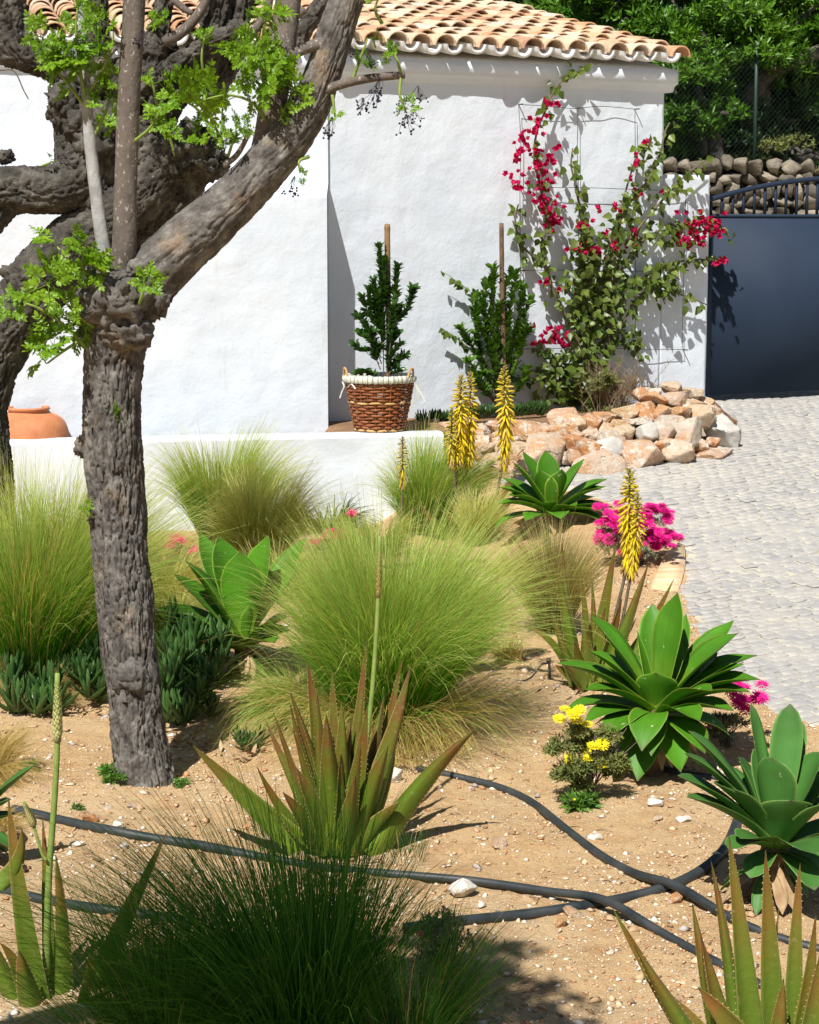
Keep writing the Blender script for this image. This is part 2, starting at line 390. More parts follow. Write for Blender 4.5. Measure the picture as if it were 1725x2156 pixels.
M_leaf('greyleaf', 'grey green leaf', (.13, .16, .09), (.22, .25, .14), .6, .2, .1, 10, .3)
M_leaf('weed', 'small weed leaf', (.08, .20, .025), (.14, .28, .04), .5, .3, .3, 10, .3)
M_leaf('drytwig', 'dry fine twigs', (.30, .22, .13), (.46, .36, .23), .8, .1, .2, 8, .3)
M_leaf('drygreen', 'olive dry foliage', (.13, .17, .045), (.25, .26, .085), .7, .1, .2, 8, .3)
M_leaf('darkgrass', 'dark strap leaf', (.018, .040, .018), (.04, .07, .03), .4, .4, .15, 8, .3)
def M_grass():
    t = NT('feather grass', .6, .25); t.base(t.attr()); t.translucent(.5, (1.0, 1.1, .55)); MAT['grass'] = t.m
    t = NT('floret', .5, .3); t.base(t.attr()); t.translucent(.2, (1, 1, .7)); MAT['floret'] = t.m
M_grass()
def M_agave(key, name, low, mid, edge, tip, spots=True, rough=.52):
    t = NT(name, rough, .35); a = t.sep(t.attr()); p = t.pos()
    c = t.ramp(a[0], [(0, low), (.45, mid), (.93, mid), (1, tip)])
    c = t.mix(c, tuple(x * .62 for x in mid), t.ramp(t.noise(p, 5, 4), [(.42, (0, 0, 0)), (.72, (.75, .75, .75))]))
    cb = t.n('ShaderNodeCombineXYZ'); t.l(a[1], cb.inputs[0]); t.l(a[2], cb.inputs[1]); sc = t.n('ShaderNodeMapping'); sc.inputs['Scale'].default_value = (14, 60, 1); t.l(cb.outputs[0], sc.inputs[0])
    c = t.mix(c, tuple(x * .72 for x in mid), t.ramp(t.noise(sc.outputs[0], 1.0, 3, .6), [(.42, (0, 0, 0)), (.62, (.55, .55, .55))]))
    c = t.mix(c, tuple(x * 1.5 for x in mid), t.ramp(t.noise(p, 2.6, 3, .6), [(.5, (0, 0, 0)), (.7, (.5, .5, .5))]))
    c = t.mix(c, (.26, .19, .085), t.ramp(t.noise(p, 19, 6, .72), [(.66, (0, 0, 0)), (.73, (.75, .75, .75))]))
    c = t.mix(c, edge, t.ramp(a[1], [(.90, (0, 0, 0)), (1.0, (.8, .8, .8))]))
    if spots: c = t.mix(c, (.62, .60, .42), t.ramp(t.noise(p, 26, 3, .55), [(.70, (0, 0, 0)), (.73, (.9, .9, .9))]))
    t.base(c); t.bump(t.noise(p, 14, 4), .12, .02); t.translucent(.16, (1.3, 1.2, .25)); MAT[key] = t.m
M_agave('agave', 'pale green agave leaf', (.26, .38, .03), (.075, .235, .010), (.36, .46, .06), (.12, .09, .04))
M_agave('agaveblue', 'blue green agave leaf', (.20, .33, .06), (.07, .20, .035), (.28, .40, .10), (.16, .17, .09))
def M_aloe(key, name, low, mid, tip):
    t = NT(name, .45, .4); a = t.sep(t.attr()); p = t.pos()
    c = t.ramp(a[0], [(0, low), (.35, mid), (.50, mid), (.80, tip), (.96, tuple(x * .7 for x in tip)), (1, (.03, .015, .01))])
    c = t.mix(c, mid, t.ramp(t.noise(p, 9, 5, .6), [(.42, (0, 0, 0)), (.68, (.8, .8, .8))]))
    c = t.mix(c, (.46, .30, .13), t.ramp(a[1], [(.93, (0, 0, 0)), (1.0, (.9, .9, .9))]))
    c = t.mix(c, (.30, .20, .10), t.ramp(t.noise(p, 24, 6, .7), [(.62, (0, 0, 0)), (.70, (.6, .6, .6))]))
    c = t.mix(c, (.34, .36, .16), t.ramp(t.noise(p, 60, 3, .6), [(.66, (0, 0, 0)), (.72, (.5, .5, .5))]))
    t.base(c); t.bump(t.noise(p, 45, 4), .3, .008); t.translucent(.1, (1.2, 1.1, .4)); MAT[key] = t.m
M_aloe('aloe', 'sun reddened aloe leaf', (.21, .29, .03), (.105, .16, .012), (.17, .08, .016))
M_aloe('aloegreen', 'green aloe leaf', (.18, .28, .04), (.12, .18, .018), (.22, .11, .024))
# ================================================================== THE SETTING
import bmesh
def ico(sub):
    bm = bmesh.new(); bmesh.ops.create_icosphere(bm, subdivisions=sub, radius=1.0)
    v = np.array([x.co[:] for x in bm.verts]); f = np.array([[q.index for q in x.verts] for x in bm.faces]); bm.free(); return v, f
ICO1, ICO2, ICO3, ICO4 = ico(1), ico(2), ico(3), ico(4)
def rock_shape(seed, sph=None, cuts=20, boxy=0.8, rough=0.10):
    sph = sph or ICO4; r = np.random.default_rng(seed); v = sph[0].copy()
    q = np.abs(v) ** 3; v = v / (q.sum(1) ** (1 / 3.0))[:, None] * boxy + v * (1 - boxy)
    v = v * (1 + rough * fbm(v * 1.6 + seed * 3.1, 3)[:, None])
    for k in range(cuts):
        n = r.normal(size=3); n /= np.linalg.norm(n); off = r.uniform(.44, .82)
        v = v - n * np.maximum(0, v @ n - off)[:, None]
    v = v * (1 + .035 * fbm(v * 5.0 + seed, 4, .65)[:, None] - .05 * np.exp(-(pn(v * 3.1 + seed * 7) / .07) ** 2)[:, None])
    v /= np.abs(v).max(0)
    return v, sph[1]
ROCKS = [rock_shape(s) for s in range(12)]
ROCKS_ME = [mesh_np('stone', v, f, MAT['rock'], smooth=False) for v, f in ROCKS]
ROCKS_GREY = []
for me in ROCKS_ME[:4]:
    m2 = me.copy(); m2.materials.clear(); m2.materials.append(MAT['greyrock']); ROCKS_GREY.append(m2)
ROCKS_WHITE = []
for me in ROCKS_ME[4:8]:
    m2 = me.copy(); m2.materials.clear(); m2.materials.append(MAT['whiterock']); ROCKS_WHITE.append(m2)
LOWROCK = [rock_shape(40 + s, ICO2, 14, .9, .08) for s in range(10)]
LOWROCK_ME = [mesh_np('stone', v, f, MAT['wallstone'], smooth=False) for v, f in LOWROCK]

# ---- soil
xs = np.concatenate([np.linspace(-40, -4.2, 20), np.linspace(-4, 4, 330), np.linspace(4.2, 60, 24)])
ys = np.concatenate([np.linspace(-30, 3.2, 20), np.linspace(3.4, 13, 400), np.linspace(13.05, 20, 90), np.linspace(21, 24, 6)])
X, Y = np.meshgrid(xs, ys); Z = ground_np(X, Y)
Z = np.where((np.abs(X) > 4.05) | (Y < 3.3), Z, Z + 0.006 * fbm(np.stack([X * 22, Y * 22, 0 * X], -1).reshape(-1, 3), 3).reshape(X.shape))
ground = solo('ground', np.stack([X, Y, Z], -1), grid_faces(len(ys), len(xs)), MAT['soil'], (0, 0, 0), kind='structure')

# ---- house wall line
YAW = R(27)
aR = Vector((-math.cos(YAW), -math.sin(YAW), 0)); nA = Vector((-math.sin(YAW), math.cos(YAW), 0))   # along to the left, and away
CR = P(1485, 845, 18.4); CR.z = 0
def wr(s, z, off=0.0): 
    p = CR + aR * s - nA * off; return Vector((p.x, p.y, z))
def s_at(px, z=1.5, off=0.0):
    lo, hi = -4.0, 8.0
    for _ in range(50):
        m = (lo + hi) / 2
        if proj(wr(m, z, off))[0] > px: lo = m
        else: hi = m
    return lo
def WP(px, py, off=0.0):                  # the point seen at a pixel on the plane `off` in front of the right wall
    r = ray(px, py); q = CR - nA * off; o = Vector((0, 0, CAMZ))
    t = (q - o).dot(nA) / r.dot(nA); return o + r * t
S_HOUSE = s_at(1398, 2.5); S_COR = s_at(690, 1.8)
Z_EAVE = 3.035; Z_STUB = WP(1440, 368).z
print('house', S_HOUSE, S_COR, Z_STUB, wr(S_COR, 0)[:], WP(1000, 100).z, WP(1400, 120).z)
COR = wr(S_COR, 0)
YL = R(14); aL = Vector((-math.cos(YL), -math.sin(YL), 0)); nL = Vector((-math.sin(YL), math.cos(YL), 0))
house = thing('whitewashed_house', 'whitewashed house with a clay tiled roof and bougainvillea on its wall', 'house', COR)
def wall_grid(p0, p1, z0, z1, nu, nv, nrm, thick, amp=0.0065):
    """a wall sheet with hand-trowelled unevenness and real thickness"""
    u = np.linspace(0, 1, nu); w = np.linspace(0, 1, nv)
    U, W = np.meshgrid(u, w); b = np.array(p0)[None, None] * (1 - U[..., None]) + np.array(p1)[None, None] * U[..., None]
    v = b.copy(); v[..., 2] = z0 + (z1 - z0) * W; v = v.reshape(-1, 3)
    d = (amp * pn(v * 2.1) + amp * .5 * pn(v * 5.7 + 3) + amp * .22 * pn(v * 14))
    fr = v - np.array(nrm) * d[:, None]
    f = grid_faces(nv, nu)
    bk = v + np.array(nrm) * thick
    n = len(v); idx = np.arange(n).reshape(nv, nu)
    ring = np.concatenate([idx[0], idx[1:, -1], idx[-1, -2::-1], idx[-2:0:-1, 0]]); r2 = np.roll(ring, -1)
    side = np.stack([ring, ring + n, r2 + n, r2], 1)
    return np.vstack([fr, bk]), [f, f[:, ::-1] + n, side]
v, f = wall_grid(wr(S_COR, 0), wr(S_HOUSE, 0), -0.6, 2.98, 130, 110, nA, .3)
part('wall', v, f, MAT['plaster'], house)
v, f = wall_grid(wr(S_HOUSE - .001, 0), wr(0, 0), -0.6, Z_STUB, 22, 60, nA, .28)
part('wing_wall', v, f, MAT['plaster'], house)
# right end wall, going back
e0 = wr(S_HOUSE, 0) + nA * .302; v, f = wall_grid(e0, e0 + nA * 6, -.3, 2.98, 24, 14, -aR * -1, .25); part('wall', v, f, MAT['plaster'], house)
# left wall, leaning out below as a buttress
ZK = P(690, 385, COR.y).z; LEN_L = 5.4
nu, nv = 120, 110
u = np.linspace(0, 1, nu); zz = np.unique(np.concatenate([np.linspace(-.9, 2.98, nv - 4), [ZK - .10, ZK - .06, ZK - .02, ZK]])); nv = len(zz)
U, W = np.meshgrid(u, zz)
bot = P(689, 905, 16.26)                    # foot of the buttress corner
fr_ = np.clip((ZK - W) / .10, 0, 1); out = fr_ * (COR.y - bot.y) / math.cos(YL)
side_shift = fr_ * ((bot.x) - (COR.x + nL.x * -(COR.y - bot.y)))
v = np.zeros((nv, nu, 3)); v[..., 0] = COR.x + aL.x * U * LEN_L - nL.x * (out + .03) + side_shift * (1 - U); v[..., 1] = COR.y + aL.y * U * LEN_L - nL.y * (out + .03); v[..., 2] = W
vf = v.reshape(-1, 3); e = ((U > 0.001).ravel()).astype(float)
d = (0.007 * pn(vf * 2.1) + .004 * pn(vf * 5.7 + 3) + .003 * pn(vf * 14)) * e
fr = vf - np.array(nL) * d[:, None]
end = np.zeros((nv, 2, 3)); end[:, 0] = v[:, 0]
cx = np.array(COR + nA * .06 + aR * -.0); end[:, 1, :2] = cx[None, :2]; end[:, 1, 2] = zz
part('buttress_wall', *merge([(fr, grid_faces(nv, nu)[:, ::-1]), (end.reshape(-1, 3), grid_faces(nv, 2))])[:2], MAT['plaster'], house)
bl = COR + aL * LEN_L; v, f = wall_grid(bl, bl + nL * 6, -.5, 2.98, 20, 12, aL * -1, .25); part('wall', v, f, MAT['plaster'], house)
# cornice: a plaster band under the eave
def band(a, b, nrm, prof, name):
    a, b = np.array(a), np.array(b); n = 60; m = len(prof)
    t = np.linspace(0, 1, n)[:, None, None]
    pr = np.array([[-np.array(nrm)[0] * o, -np.array(nrm)[1] * o, z] for o, z in prof])
    v = (a * (1 - t) + b * t) + pr[None]
    v = v.reshape(-1, 3); v[:, 2] += .004 * pn(v * 4); v -= np.array(nrm) * (.004 * pn(v * 3 + 5))[:, None]
    part(name, v, [grid_faces(n, m, True), np.arange(m)[None, ::-1].copy(), (np.arange(m) + (n - 1) * m)[None]], MAT['plaster'], house, smooth=False)
prof = [(0, 2.80), (.012, 2.81), (.03, 2.845), (.065, 2.865), (.085, 2.87), (.088, 2.995), (-.2, 2.995), (-.2, 2.80)]
band(wr(S_COR - .02, 0) , wr(S_HOUSE, 0) - aR * .085, nA, [(o, z + .00) for o, z in prof], 'cornice')
band(COR + aL * LEN_L, COR + aL * .0, nL, prof, 'cornice')
for px_, py_ in ((905, 99), (1057, 106), (1216, 111), (1358, 120), (1159, 119)):
    p = WP(px_, py_, .089); v, f = tube([p, p - nA * .004], [.011, .010], 2, 8); part('drain_hole', v, f, MAT['core'], house)

# ---- roof: barrel tiles
PITCH_R = math.tan(R(12.5)); TP = .215; EXPO = .30
roof = bpy.data.objects.new('roof', None); col.objects.link(roof); roof.parent = house; ORG[roof] = ORG[house]
def barrel(L, w0, w1, th, up=True, n=8):
    a = np.linspace(0, math.pi, n + 1); rows = []
    for k, (y, w) in enumerate(((0, w0), (L * .5, (w0 + w1) / 2), (L, w1))):
        r = w / 2
        rows.append(np.stack([-np.cos(a) * r, np.full_like(a, y), np.sin(a) * r * .95], 1)); 
        r -= th; rows.append(np.stack([-np.cos(a) * r, np.full_like(a, y), np.sin(a) * r * .95], 1))
    m = n + 1; v = np.vstack([rows[0], rows[2], rows[4], rows[1], rows[3], rows[5]])
    f = [grid_faces(3, m)[:, ::-1], grid_faces(3, m) + 3 * m]
    j = np.arange(n); f.append(np.stack([j, j + 1, j + 1 + 3 * m, j + 3 * m], 1)); f.append(np.stack([j + 1 + 2 * m, j + 2 * m, j + 5 * m, j + 1 + 5 * m], 1))
    if not up: v[:, 2] *= -1; f = [q[:, ::-1] for q in f]
    return v, f
tv, tf = barrel(.42, .205, .165, .016); TILE = mesh_np('tile', tv, tf, MAT['tile'])
tv2, tf2 = barrel(.42, .165, .205, .016, False); PAN = mesh_np('tile', tv2, tf2, MAT['tile'])
PANW = mesh_np('tile', *barrel(.42, .185, .205, .032, False), MAT['mortar'])
tiles = []
hipd = (nA + nL).normalized()
def hipside(p): return (p.x - COR.x) * hipd.y - (p.y - COR.y) * hipd.x   # >0 on the right of the hip
def lay(base, along, away, length, sgn, rows=20):
    n = int(length / TP) + 1
    slope = math.atan(PITCH_R)
    yv = (away * math.cos(slope) + Vector((0, 0, 1)) * math.sin(slope)); xv = along.copy(); zv = xv.cross(yv)
    if zv.z < 0: zv = -zv; xv = -xv
    for i in range(n):
        for k in range(rows):
            for kind in (0, 1):
                off = (i + (0 if kind == 0 else .5)) * TP
                p = base + along * off + away * (k * EXPO - .17 - (0.0 if kind == 0 else .0))
                p.z = Z_EAVE + (k * EXPO - .17) * PITCH_R + .012 * (kind == 0) + .042
                if kind == 0: p = p + zv * .05
                else: p = p + zv * (.085)
                q = p + away * .2
                if hipside(q) * sgn < -.02: continue
                j = rng.normal(size=6)
                Rm = Matrix((xv, yv, zv)).transposed() @ Matrix.Rotation(R(1.6) * j[0], 3, 'Z') @ Matrix.Rotation(-R(3.4 + (1.2 * j[1])) * (1 if kind == 0 else 0.6), 3, 'X')
                Mx = Rm.to_4x4(); Mx.translation = p + xv * .006 * j[2] + yv * .012 * j[3] + zv * .005 * j[4]
                tiles.append((p.length, kind, k, Mx))
lay(wr(S_HOUSE, 0) - aR * .04, aR, nA, S_COR - S_HOUSE + 1.2, 1)
lay(COR - aL * .8, aL, nL, LEN_L + .8, -1, 14)
def inview(p, m=60):
    a, b = proj(p); return -m < a < 1725 + m and -m < b < 2156 + m
tiles.sort(key=lambda t: (0 if inview(t[3].translation + Vector((0, 0, .05)), 20) else 1, t[0]))
def mnp(m): return np.array([list(r) for r in m])
nt = 0; rest = {0: [], 1: []}
for d_, kind, k, Mx in tiles:
    vis = inview(Mx.translation)
    if nt < 300 and vis and (kind == 0 or k == 0):
        inst('tile', TILE if kind == 0 else (PANW if k == 0 else PAN), Mx, roof); nt += 1
    else: rest[kind].append(mnp(Mx))
for kind in (0, 1):
    v, f = xform_many(tv if kind == 0 else tv2, tf if kind == 0 else tf2, np.array(rest[kind]))
    part('remaining_tiles', v, f, MAT['tile'], roof, kind='stuff')
# roof deck under the tiles
def deck(poly):
    v = [list(p) for p in poly]; n = len(v); v2 = [[p[0], p[1], p[2] - .05] for p in v]
    i = np.arange(n); j = (i + 1) % n
    part('roof_deck', np.array(v + v2), [np.arange(n)[None], (np.arange(n)[None, ::-1] + n), np.stack([i, i + n, j + n, j], 1)], MAT['mortar'], roof, smooth=False)
def rz(p, base, away, m): q = base + away * m; return Vector((q.x, q.y, Z_EAVE - .02 + m * PITCH_R))
A0 = wr(S_HOUSE, 0) - aR * .02
deck([rz(0, A0, nA, -.06), rz(0, COR, nA, -.06), rz(0, COR, nA, 0) * 0 + Vector(((COR + hipd * 6 / hipd.dot(nA)).x, (COR + hipd * 6 / hipd.dot(nA)).y, Z_EAVE - .02 + 6 * PITCH_R)), rz(0, A0, nA, 6)])
deck([rz(0, COR, nL, -.06), rz(0, COR + aL * LEN_L, nL, -.06), rz(0, COR + aL * LEN_L, nL, 6), Vector(((COR + hipd * 6 / hipd.dot(nL)).x, (COR + hipd * 6 / hipd.dot(nL)).y, Z_EAVE - .02 + 6 * PITCH_R))])

# ---- driveway with cobbles
yy = np.concatenate([np.linspace(3.0, 8, 8), np.linspace(8.2, 19, 110), np.linspace(20, 34, 8)])
def drive_left(y):
    if y <= 15.1: return xb(y)
    q = Gd(1030, 1018)
    return float(np.interp(y, [15.1, 15.3, 19.5, 20], [q.x, .7, .7, -3]))
rowsv = []
for y in yy: 
    l = drive_left(y); rowsv.append([[x, y, drive_z(y) - .006] for x in np.linspace(l, 9.0, 24)])
solo('driveway', np.array(rowsv), grid_faces(len(yy), 24), MAT['joint'], (2.5, 12, -.5), kind='structure')
driveway = bpy.data.objects['driveway']
def cobble_shape(r, n=6):
    o = np.array([(-1, -1), (r.uniform(-.4, .4), -1.04), (1, -1), (1, 1), (r.uniform(-.4, .4), 1.04), (-1, 1)], float) + r.uniform(-.13, .13, (6, 2)); c = r.uniform(-.04, .04, 2); h = r.uniform(-.12, .12, 2)
    z = lambda p: 1 + p @ h
    v = np.vstack([np.c_[o, np.full(n, -.6)], np.c_[o * .97, np.full(n, .45)], np.c_[o * .87 + c, z(o * .87)]])
    return v
CN = 6; j = np.arange(CN); j2 = (j + 1) % CN
CF = [np.stack([j, j2, j2 + CN, j + CN], 1), np.stack([j + CN, j2 + CN, j2 + 2 * CN, j + 2 * CN], 1), (np.arange(CN) + 2 * CN)[None]]
CV = [cobble_shape(np.random.default_rng(70 + k)) for k in range(14)]
CME = [mesh_np('cobble', v, CF, MAT['cobble'], smooth=False) for v in CV]
cob = []
ca, sa = math.cos(YAW + R(4)), math.sin(YAW + R(4))
PU, PV = .112, .082
for iu in range(-160, 200):
    for iv in range(-230, 260):
        x = 2.0 + iu * PU * ca - iv * PV * sa; y = 12.5 + iu * PU * sa + iv * PV * ca
        if y < 7.5 or y > 19.7 or x > .27 * y + .7 or x < .5 or (y < 15 and x < 1.3): continue
        uu = (iu + .5 * (iv % 2) + rng.normal() * .10) * PU; vv = (iv + rng.normal() * .07) * PV + .018 * math.sin(uu * 3.1 + iv * .2)
        x = 2.0 + uu * ca - vv * sa; y = 12.5 + uu * sa + vv * ca
        if y < 7.6 or y > 19.6 or x > .27 * y + .5: continue
        if x < drive_left(y) + .045 - (.03 * rng.random()): continue
        s = rng.uniform(.82, 1.08)
        Mx = Matrix.Translation((x, y, drive_z(y) - .004 + rng.normal() * .0025)) @ Matrix.Rotation(math.atan(.1 if y > 12.4 else .03), 4, 'X') @ Matrix.Rotation(YAW + R(4) + rng.normal() * .10, 4, 'Z') @ Matrix.Diagonal((PU * .465 * s, PV * .465 * rng.uniform(.88, 1.05), .0055, 1))
        cob.append((y, int(rng.integers(14)), Mx))
def stonefree(p): a, b = proj(p); return 1300 < a < 1725 and b < 1560 and not (1190 < a < 1590 and b > 1250)
cob.sort(key=lambda t: (0 if stonefree(t[2].translation) else 1, t[0]))
for y, k, Mx in cob[:300]: inst('cobble', CME[k], Mx, driveway)
lst = []
for k in range(14):
    Ms = np.array([mnp(t[2]) for t in cob[300:] if t[1] == k]); lst.append(xform_many(CV[k], CF, Ms))
v, f, _ = merge(lst); part('remaining_cobbles', v, f, MAT['cobble'], driveway, smooth=False, kind='stuff')
# sandstone edging slabs between soil and cobbles
for pts in ([(1372, 1243), (1398, 1180), (1428, 1152), (1443, 1158), (1443, 1195), (1428, 1245)], [(1300, 1096), (1345, 1078), (1395, 1108), (1432, 1146), (1405, 1158), (1350, 1130)]):
    q = [Gd(*p_) for p_ in pts]; n = len(q); top = [[p.x, p.y, drive_z(p.y) + .03] for p in q]; bt = [[p.x, p.y, drive_z(p.y) - .2] for p in q]
    i = np.arange(n); jn = (i + 1) % n
    part('edging_slab', np.array(top + bt), [np.arange(n)[None], np.stack([i, i + n, jn + n, jn], 1)], MAT['slab'], driveway, smooth=False)

# ---- gate
gate = thing('driveway_gate', 'slate blue metal driveway gate with an arched top of bars', 'gate', wr(-.02, 0) + nA * .12)
gb = wr(-.015, 0) + nA * .12; GL = 3.5
zb = P(1600, 848, 18.9).z + .0; zp = P(1600, 457, 18.75).z
ax3 = Matrix((-aR, nA, Vector((0, 0, 1)))).transposed()
def gpt(s, z, off=0): q = gb - aR * s + nA * off; return Vector((q.x, q.y, z))
v, f = box(gpt(GL / 2, (.06 + zp) / 2), (GL, .04, zp - .06), ax3); part('panel', v, f, MAT['gate'], gate, smooth=False)
def s_gate(px):
    lo, hi = -1, 5
    for _ in range(40):
        m = (lo + hi) / 2
        if proj(gpt(m, 1.7))[0] < px: lo = m
        else: hi = m
    return lo
s1 = s_gate(1725); z0 = P(1492, 425, 18.6).z; z1_ = P(1725, 376, gpt(s1, 1.8).y).z; mid = GL / 2
kk = (z1_ - z0) / (1 - ((mid - s1) / mid) ** 2)
def arch(s): return z0 + kk * (1 - ((mid - s) / mid) ** 2)
pts = [gpt(s, arch(s)) for s in np.linspace(0, GL, 40)]
vv = []
for p in pts: 
    for a, b in ((-.022, -.022), (.022, -.022), (.022, .022), (-.022, .022)): vv.append(list(p + nA * a + Vector((0, 0, b))))
part('arched_rail', np.array(vv), [grid_faces(40, 4, True)], MAT['gate'], gate, smooth=False)
v, f = box(gpt(GL / 2, zp + .012), (GL, .05, .03), ax3); part('rail', v, f, MAT['gate'], gate, smooth=False)
for s in np.arange(.09, GL, .122):
    v, f = box(gpt(s, (zp + arch(s)) / 2), (.024, .016, arch(s) - zp - .02), ax3); part('bar', v, f, MAT['gate'], gate, smooth=False)
v, f = box(gpt(.05, zp / 2 + .03, -.024), (.10, .012, zp - .06), ax3); part('stile', v, f, MAT['gate'], gate, smooth=False)
v, f = box(gpt(GL + .15, 1.0, .1), (.28, .3, 2.08), ax3); part('post', v, f, MAT['plaster'], gate, smooth=False)

# ---- rubble wall beyond the gate
wb = wr(.9, 0) + nA * 4.6
def wpt(s, z, off=0): q = wb - aR * s - nA * off; return Vector((q.x, q.y, z))
ztop = P(1560, 350, wpt(4.5, 2).y).z
rubble = thing('rubble_wall', 'dark rubble stone retaining wall behind the gate', 'wall', wpt(0, 0))
v, f = box(wpt(5.2, ztop / 2 - .1, -.25), (10.5, .5, ztop - .04), ax3); part('core', v, f, MAT['core'], rubble, smooth=False)
z = .9; row = 0
while z < ztop - .05:
    h = rng.uniform(.11, .19); s = 2.4 + rng.random() * .2
    while s < 7.4:
        w = rng.uniform(.13, .34); k = int(rng.integers(10))
        if z > 1.25:
            Mx = Matrix.Translation(wpt(s + w / 2, z + h / 2 + rng.normal() * .012, .02 + rng.random() * .05)) @ ax3.to_4x4() @ Matrix.Rotation(rng.normal() * .16, 4, 'Y') @ Matrix.Rotation(rng.normal() * .2, 4, 'X') @ Matrix.Diagonal((w * .57, .13, h * .60, 1))
            inst('stone', LOWROCK_ME[k], Mx, rubble)
        s += w * .97
    z += h * .93; row += 1
# terrace and hillside beyond
hy = [0, .5, 3, 8, 16, 30]; hz = [ztop - .12, ztop - .1, ztop + .15, ztop + 2.2, ztop + 7, ztop + 16]
ss = np.linspace(-30, 40, 60); tt = np.linspace(0, 30, 50)
S_, T_ = np.meshgrid(ss, tt); bs = np.array(wpt(0, 0, -.45))
hv = bs + (-np.array(aR))[None, None] * S_[..., None] + np.array(nA)[None, None] * T_[..., None]
hv[..., 2] = np.interp(T_, hy, hz); hv[..., 2] += (.25 * pn(hv.reshape(-1, 3) * .4)).reshape(S_.shape) * np.clip(T_ / 3, 0, 1)
solo('hillside', hv.reshape(-1, 3), grid_faces(50, 60), MAT['hill'], (0, 25, 2), kind='structure')

# ---- chain link fence on the rubble wall
fence = thing('wire_fence', 'thin chain link fence on green posts above the rubble wall', 'fence', wpt(2, ztop))
def f_s(px):
    lo, hi = -2, 8
    for _ in range(40):
        m = (lo + hi) / 2
        if proj(wpt(m, ztop + .5, -.3))[0] < px: lo = m
        else: hi = m
    return lo
sP = f_s(1590)
for s in (sP - 2.3, sP, sP + 2.3, sP + 4.6):
    v, f = tube([wpt(s, ztop - .2, -.3), wpt(s, ztop + 1.5, -.3)], [.024, .024], 2, 10); part('post', v, f, MAT['greenmetal'], fence)
vs = []; hF = 1.45; cell = .07
n1 = int((6.9 + hF) / cell); q = []
for k in range(n1):
    for sg in (1, -1):
        a = sP - 2.3 - hF + k * cell if sg > 0 else sP - 2.3 + k * cell
        b = a + sg * hF; zA, zB = 0.0, hF
        lo, hi = sP - 2.3, sP + 4.6
        t0, t1 = 0.0, 1.0
        for t_ in (0,):
            ta = (lo - a) / (b - a); tb = (hi - a) / (b - a); t0 = max(0, min(ta, tb)); t1 = min(1, max(ta, tb))
        if t1 - t0 < .03: continue
        q.append(tube([wpt(a + (b - a) * t0, ztop + hF * t0, -.3 + .004 * sg), wpt(a + (b - a) * t1, ztop + hF * t1, -.3 + .004 * sg)], [.0012, .0012], 2, 3, cap=False))
v, f, _ = merge(q); part('mesh_wire', v, f, MAT['greenmetal'], fence, kind='stuff')

# ---- planter wall (ledge) in front of the house
PW_D = 15.75; pyaw = R(11); aP = Vector((math.cos(pyaw), math.sin(pyaw), 0)); nP = Vector((-math.sin(pyaw), math.cos(pyaw), 0))
pr = P(934, 913, PW_D); pr.z = 0; ZL = P(700, 914, PW_D - .12).z
planter = thing('planter_wall', 'low white plastered planter wall the wicker basket stands on', 'wall', pr)
LP_ = 6.0; prof = [(0.0, -1.1), (-.004, ZL - .03), (.006, ZL - .008), (.03, ZL), (.20, ZL), (.22, ZL - .03), (.22, -1.1)]
n = 160; tq = np.linspace(0, 1, n); m = len(prof)
v = np.array([[list(pr - aP * (LP_ * t) + nP * o + Vector((0, 0, z))) for o, z in prof] for t in tq]).reshape(-1, 3)
# subdivide the front face for its uneven plaster
nz = 26; zf = np.linspace(-1.1, ZL - .03, nz)
fv = np.array([[list(pr - aP * (LP_ * t) + Vector((0, 0, z))) for z in zf] for t in tq]).reshape(-1, 3)
fv = fv - np.array(nP) * (.004 + .010 * pn(fv * 2.3) + .005 * pn(fv * 6))[:, None]
mm = m - 1; v = v.reshape(n, m, 3)
topv = v[:, 1:]; topv[:, 0] = fv.reshape(n, nz, 3)[:, -1]
topv[:, 1:4, 2] += .004 * pn(topv[:, 2] * 5)[:, None]
fr_f = grid_faces(n, nz); tp_f = grid_faces(n, mm)
part('wall', *merge([(fv, fr_f), (topv.reshape(-1, 3), tp_f), (np.vstack([fv.reshape(n, nz, 3)[0], topv[0]]), [np.arange(nz + mm)[None]])])[:2], MAT['plaster'], planter)

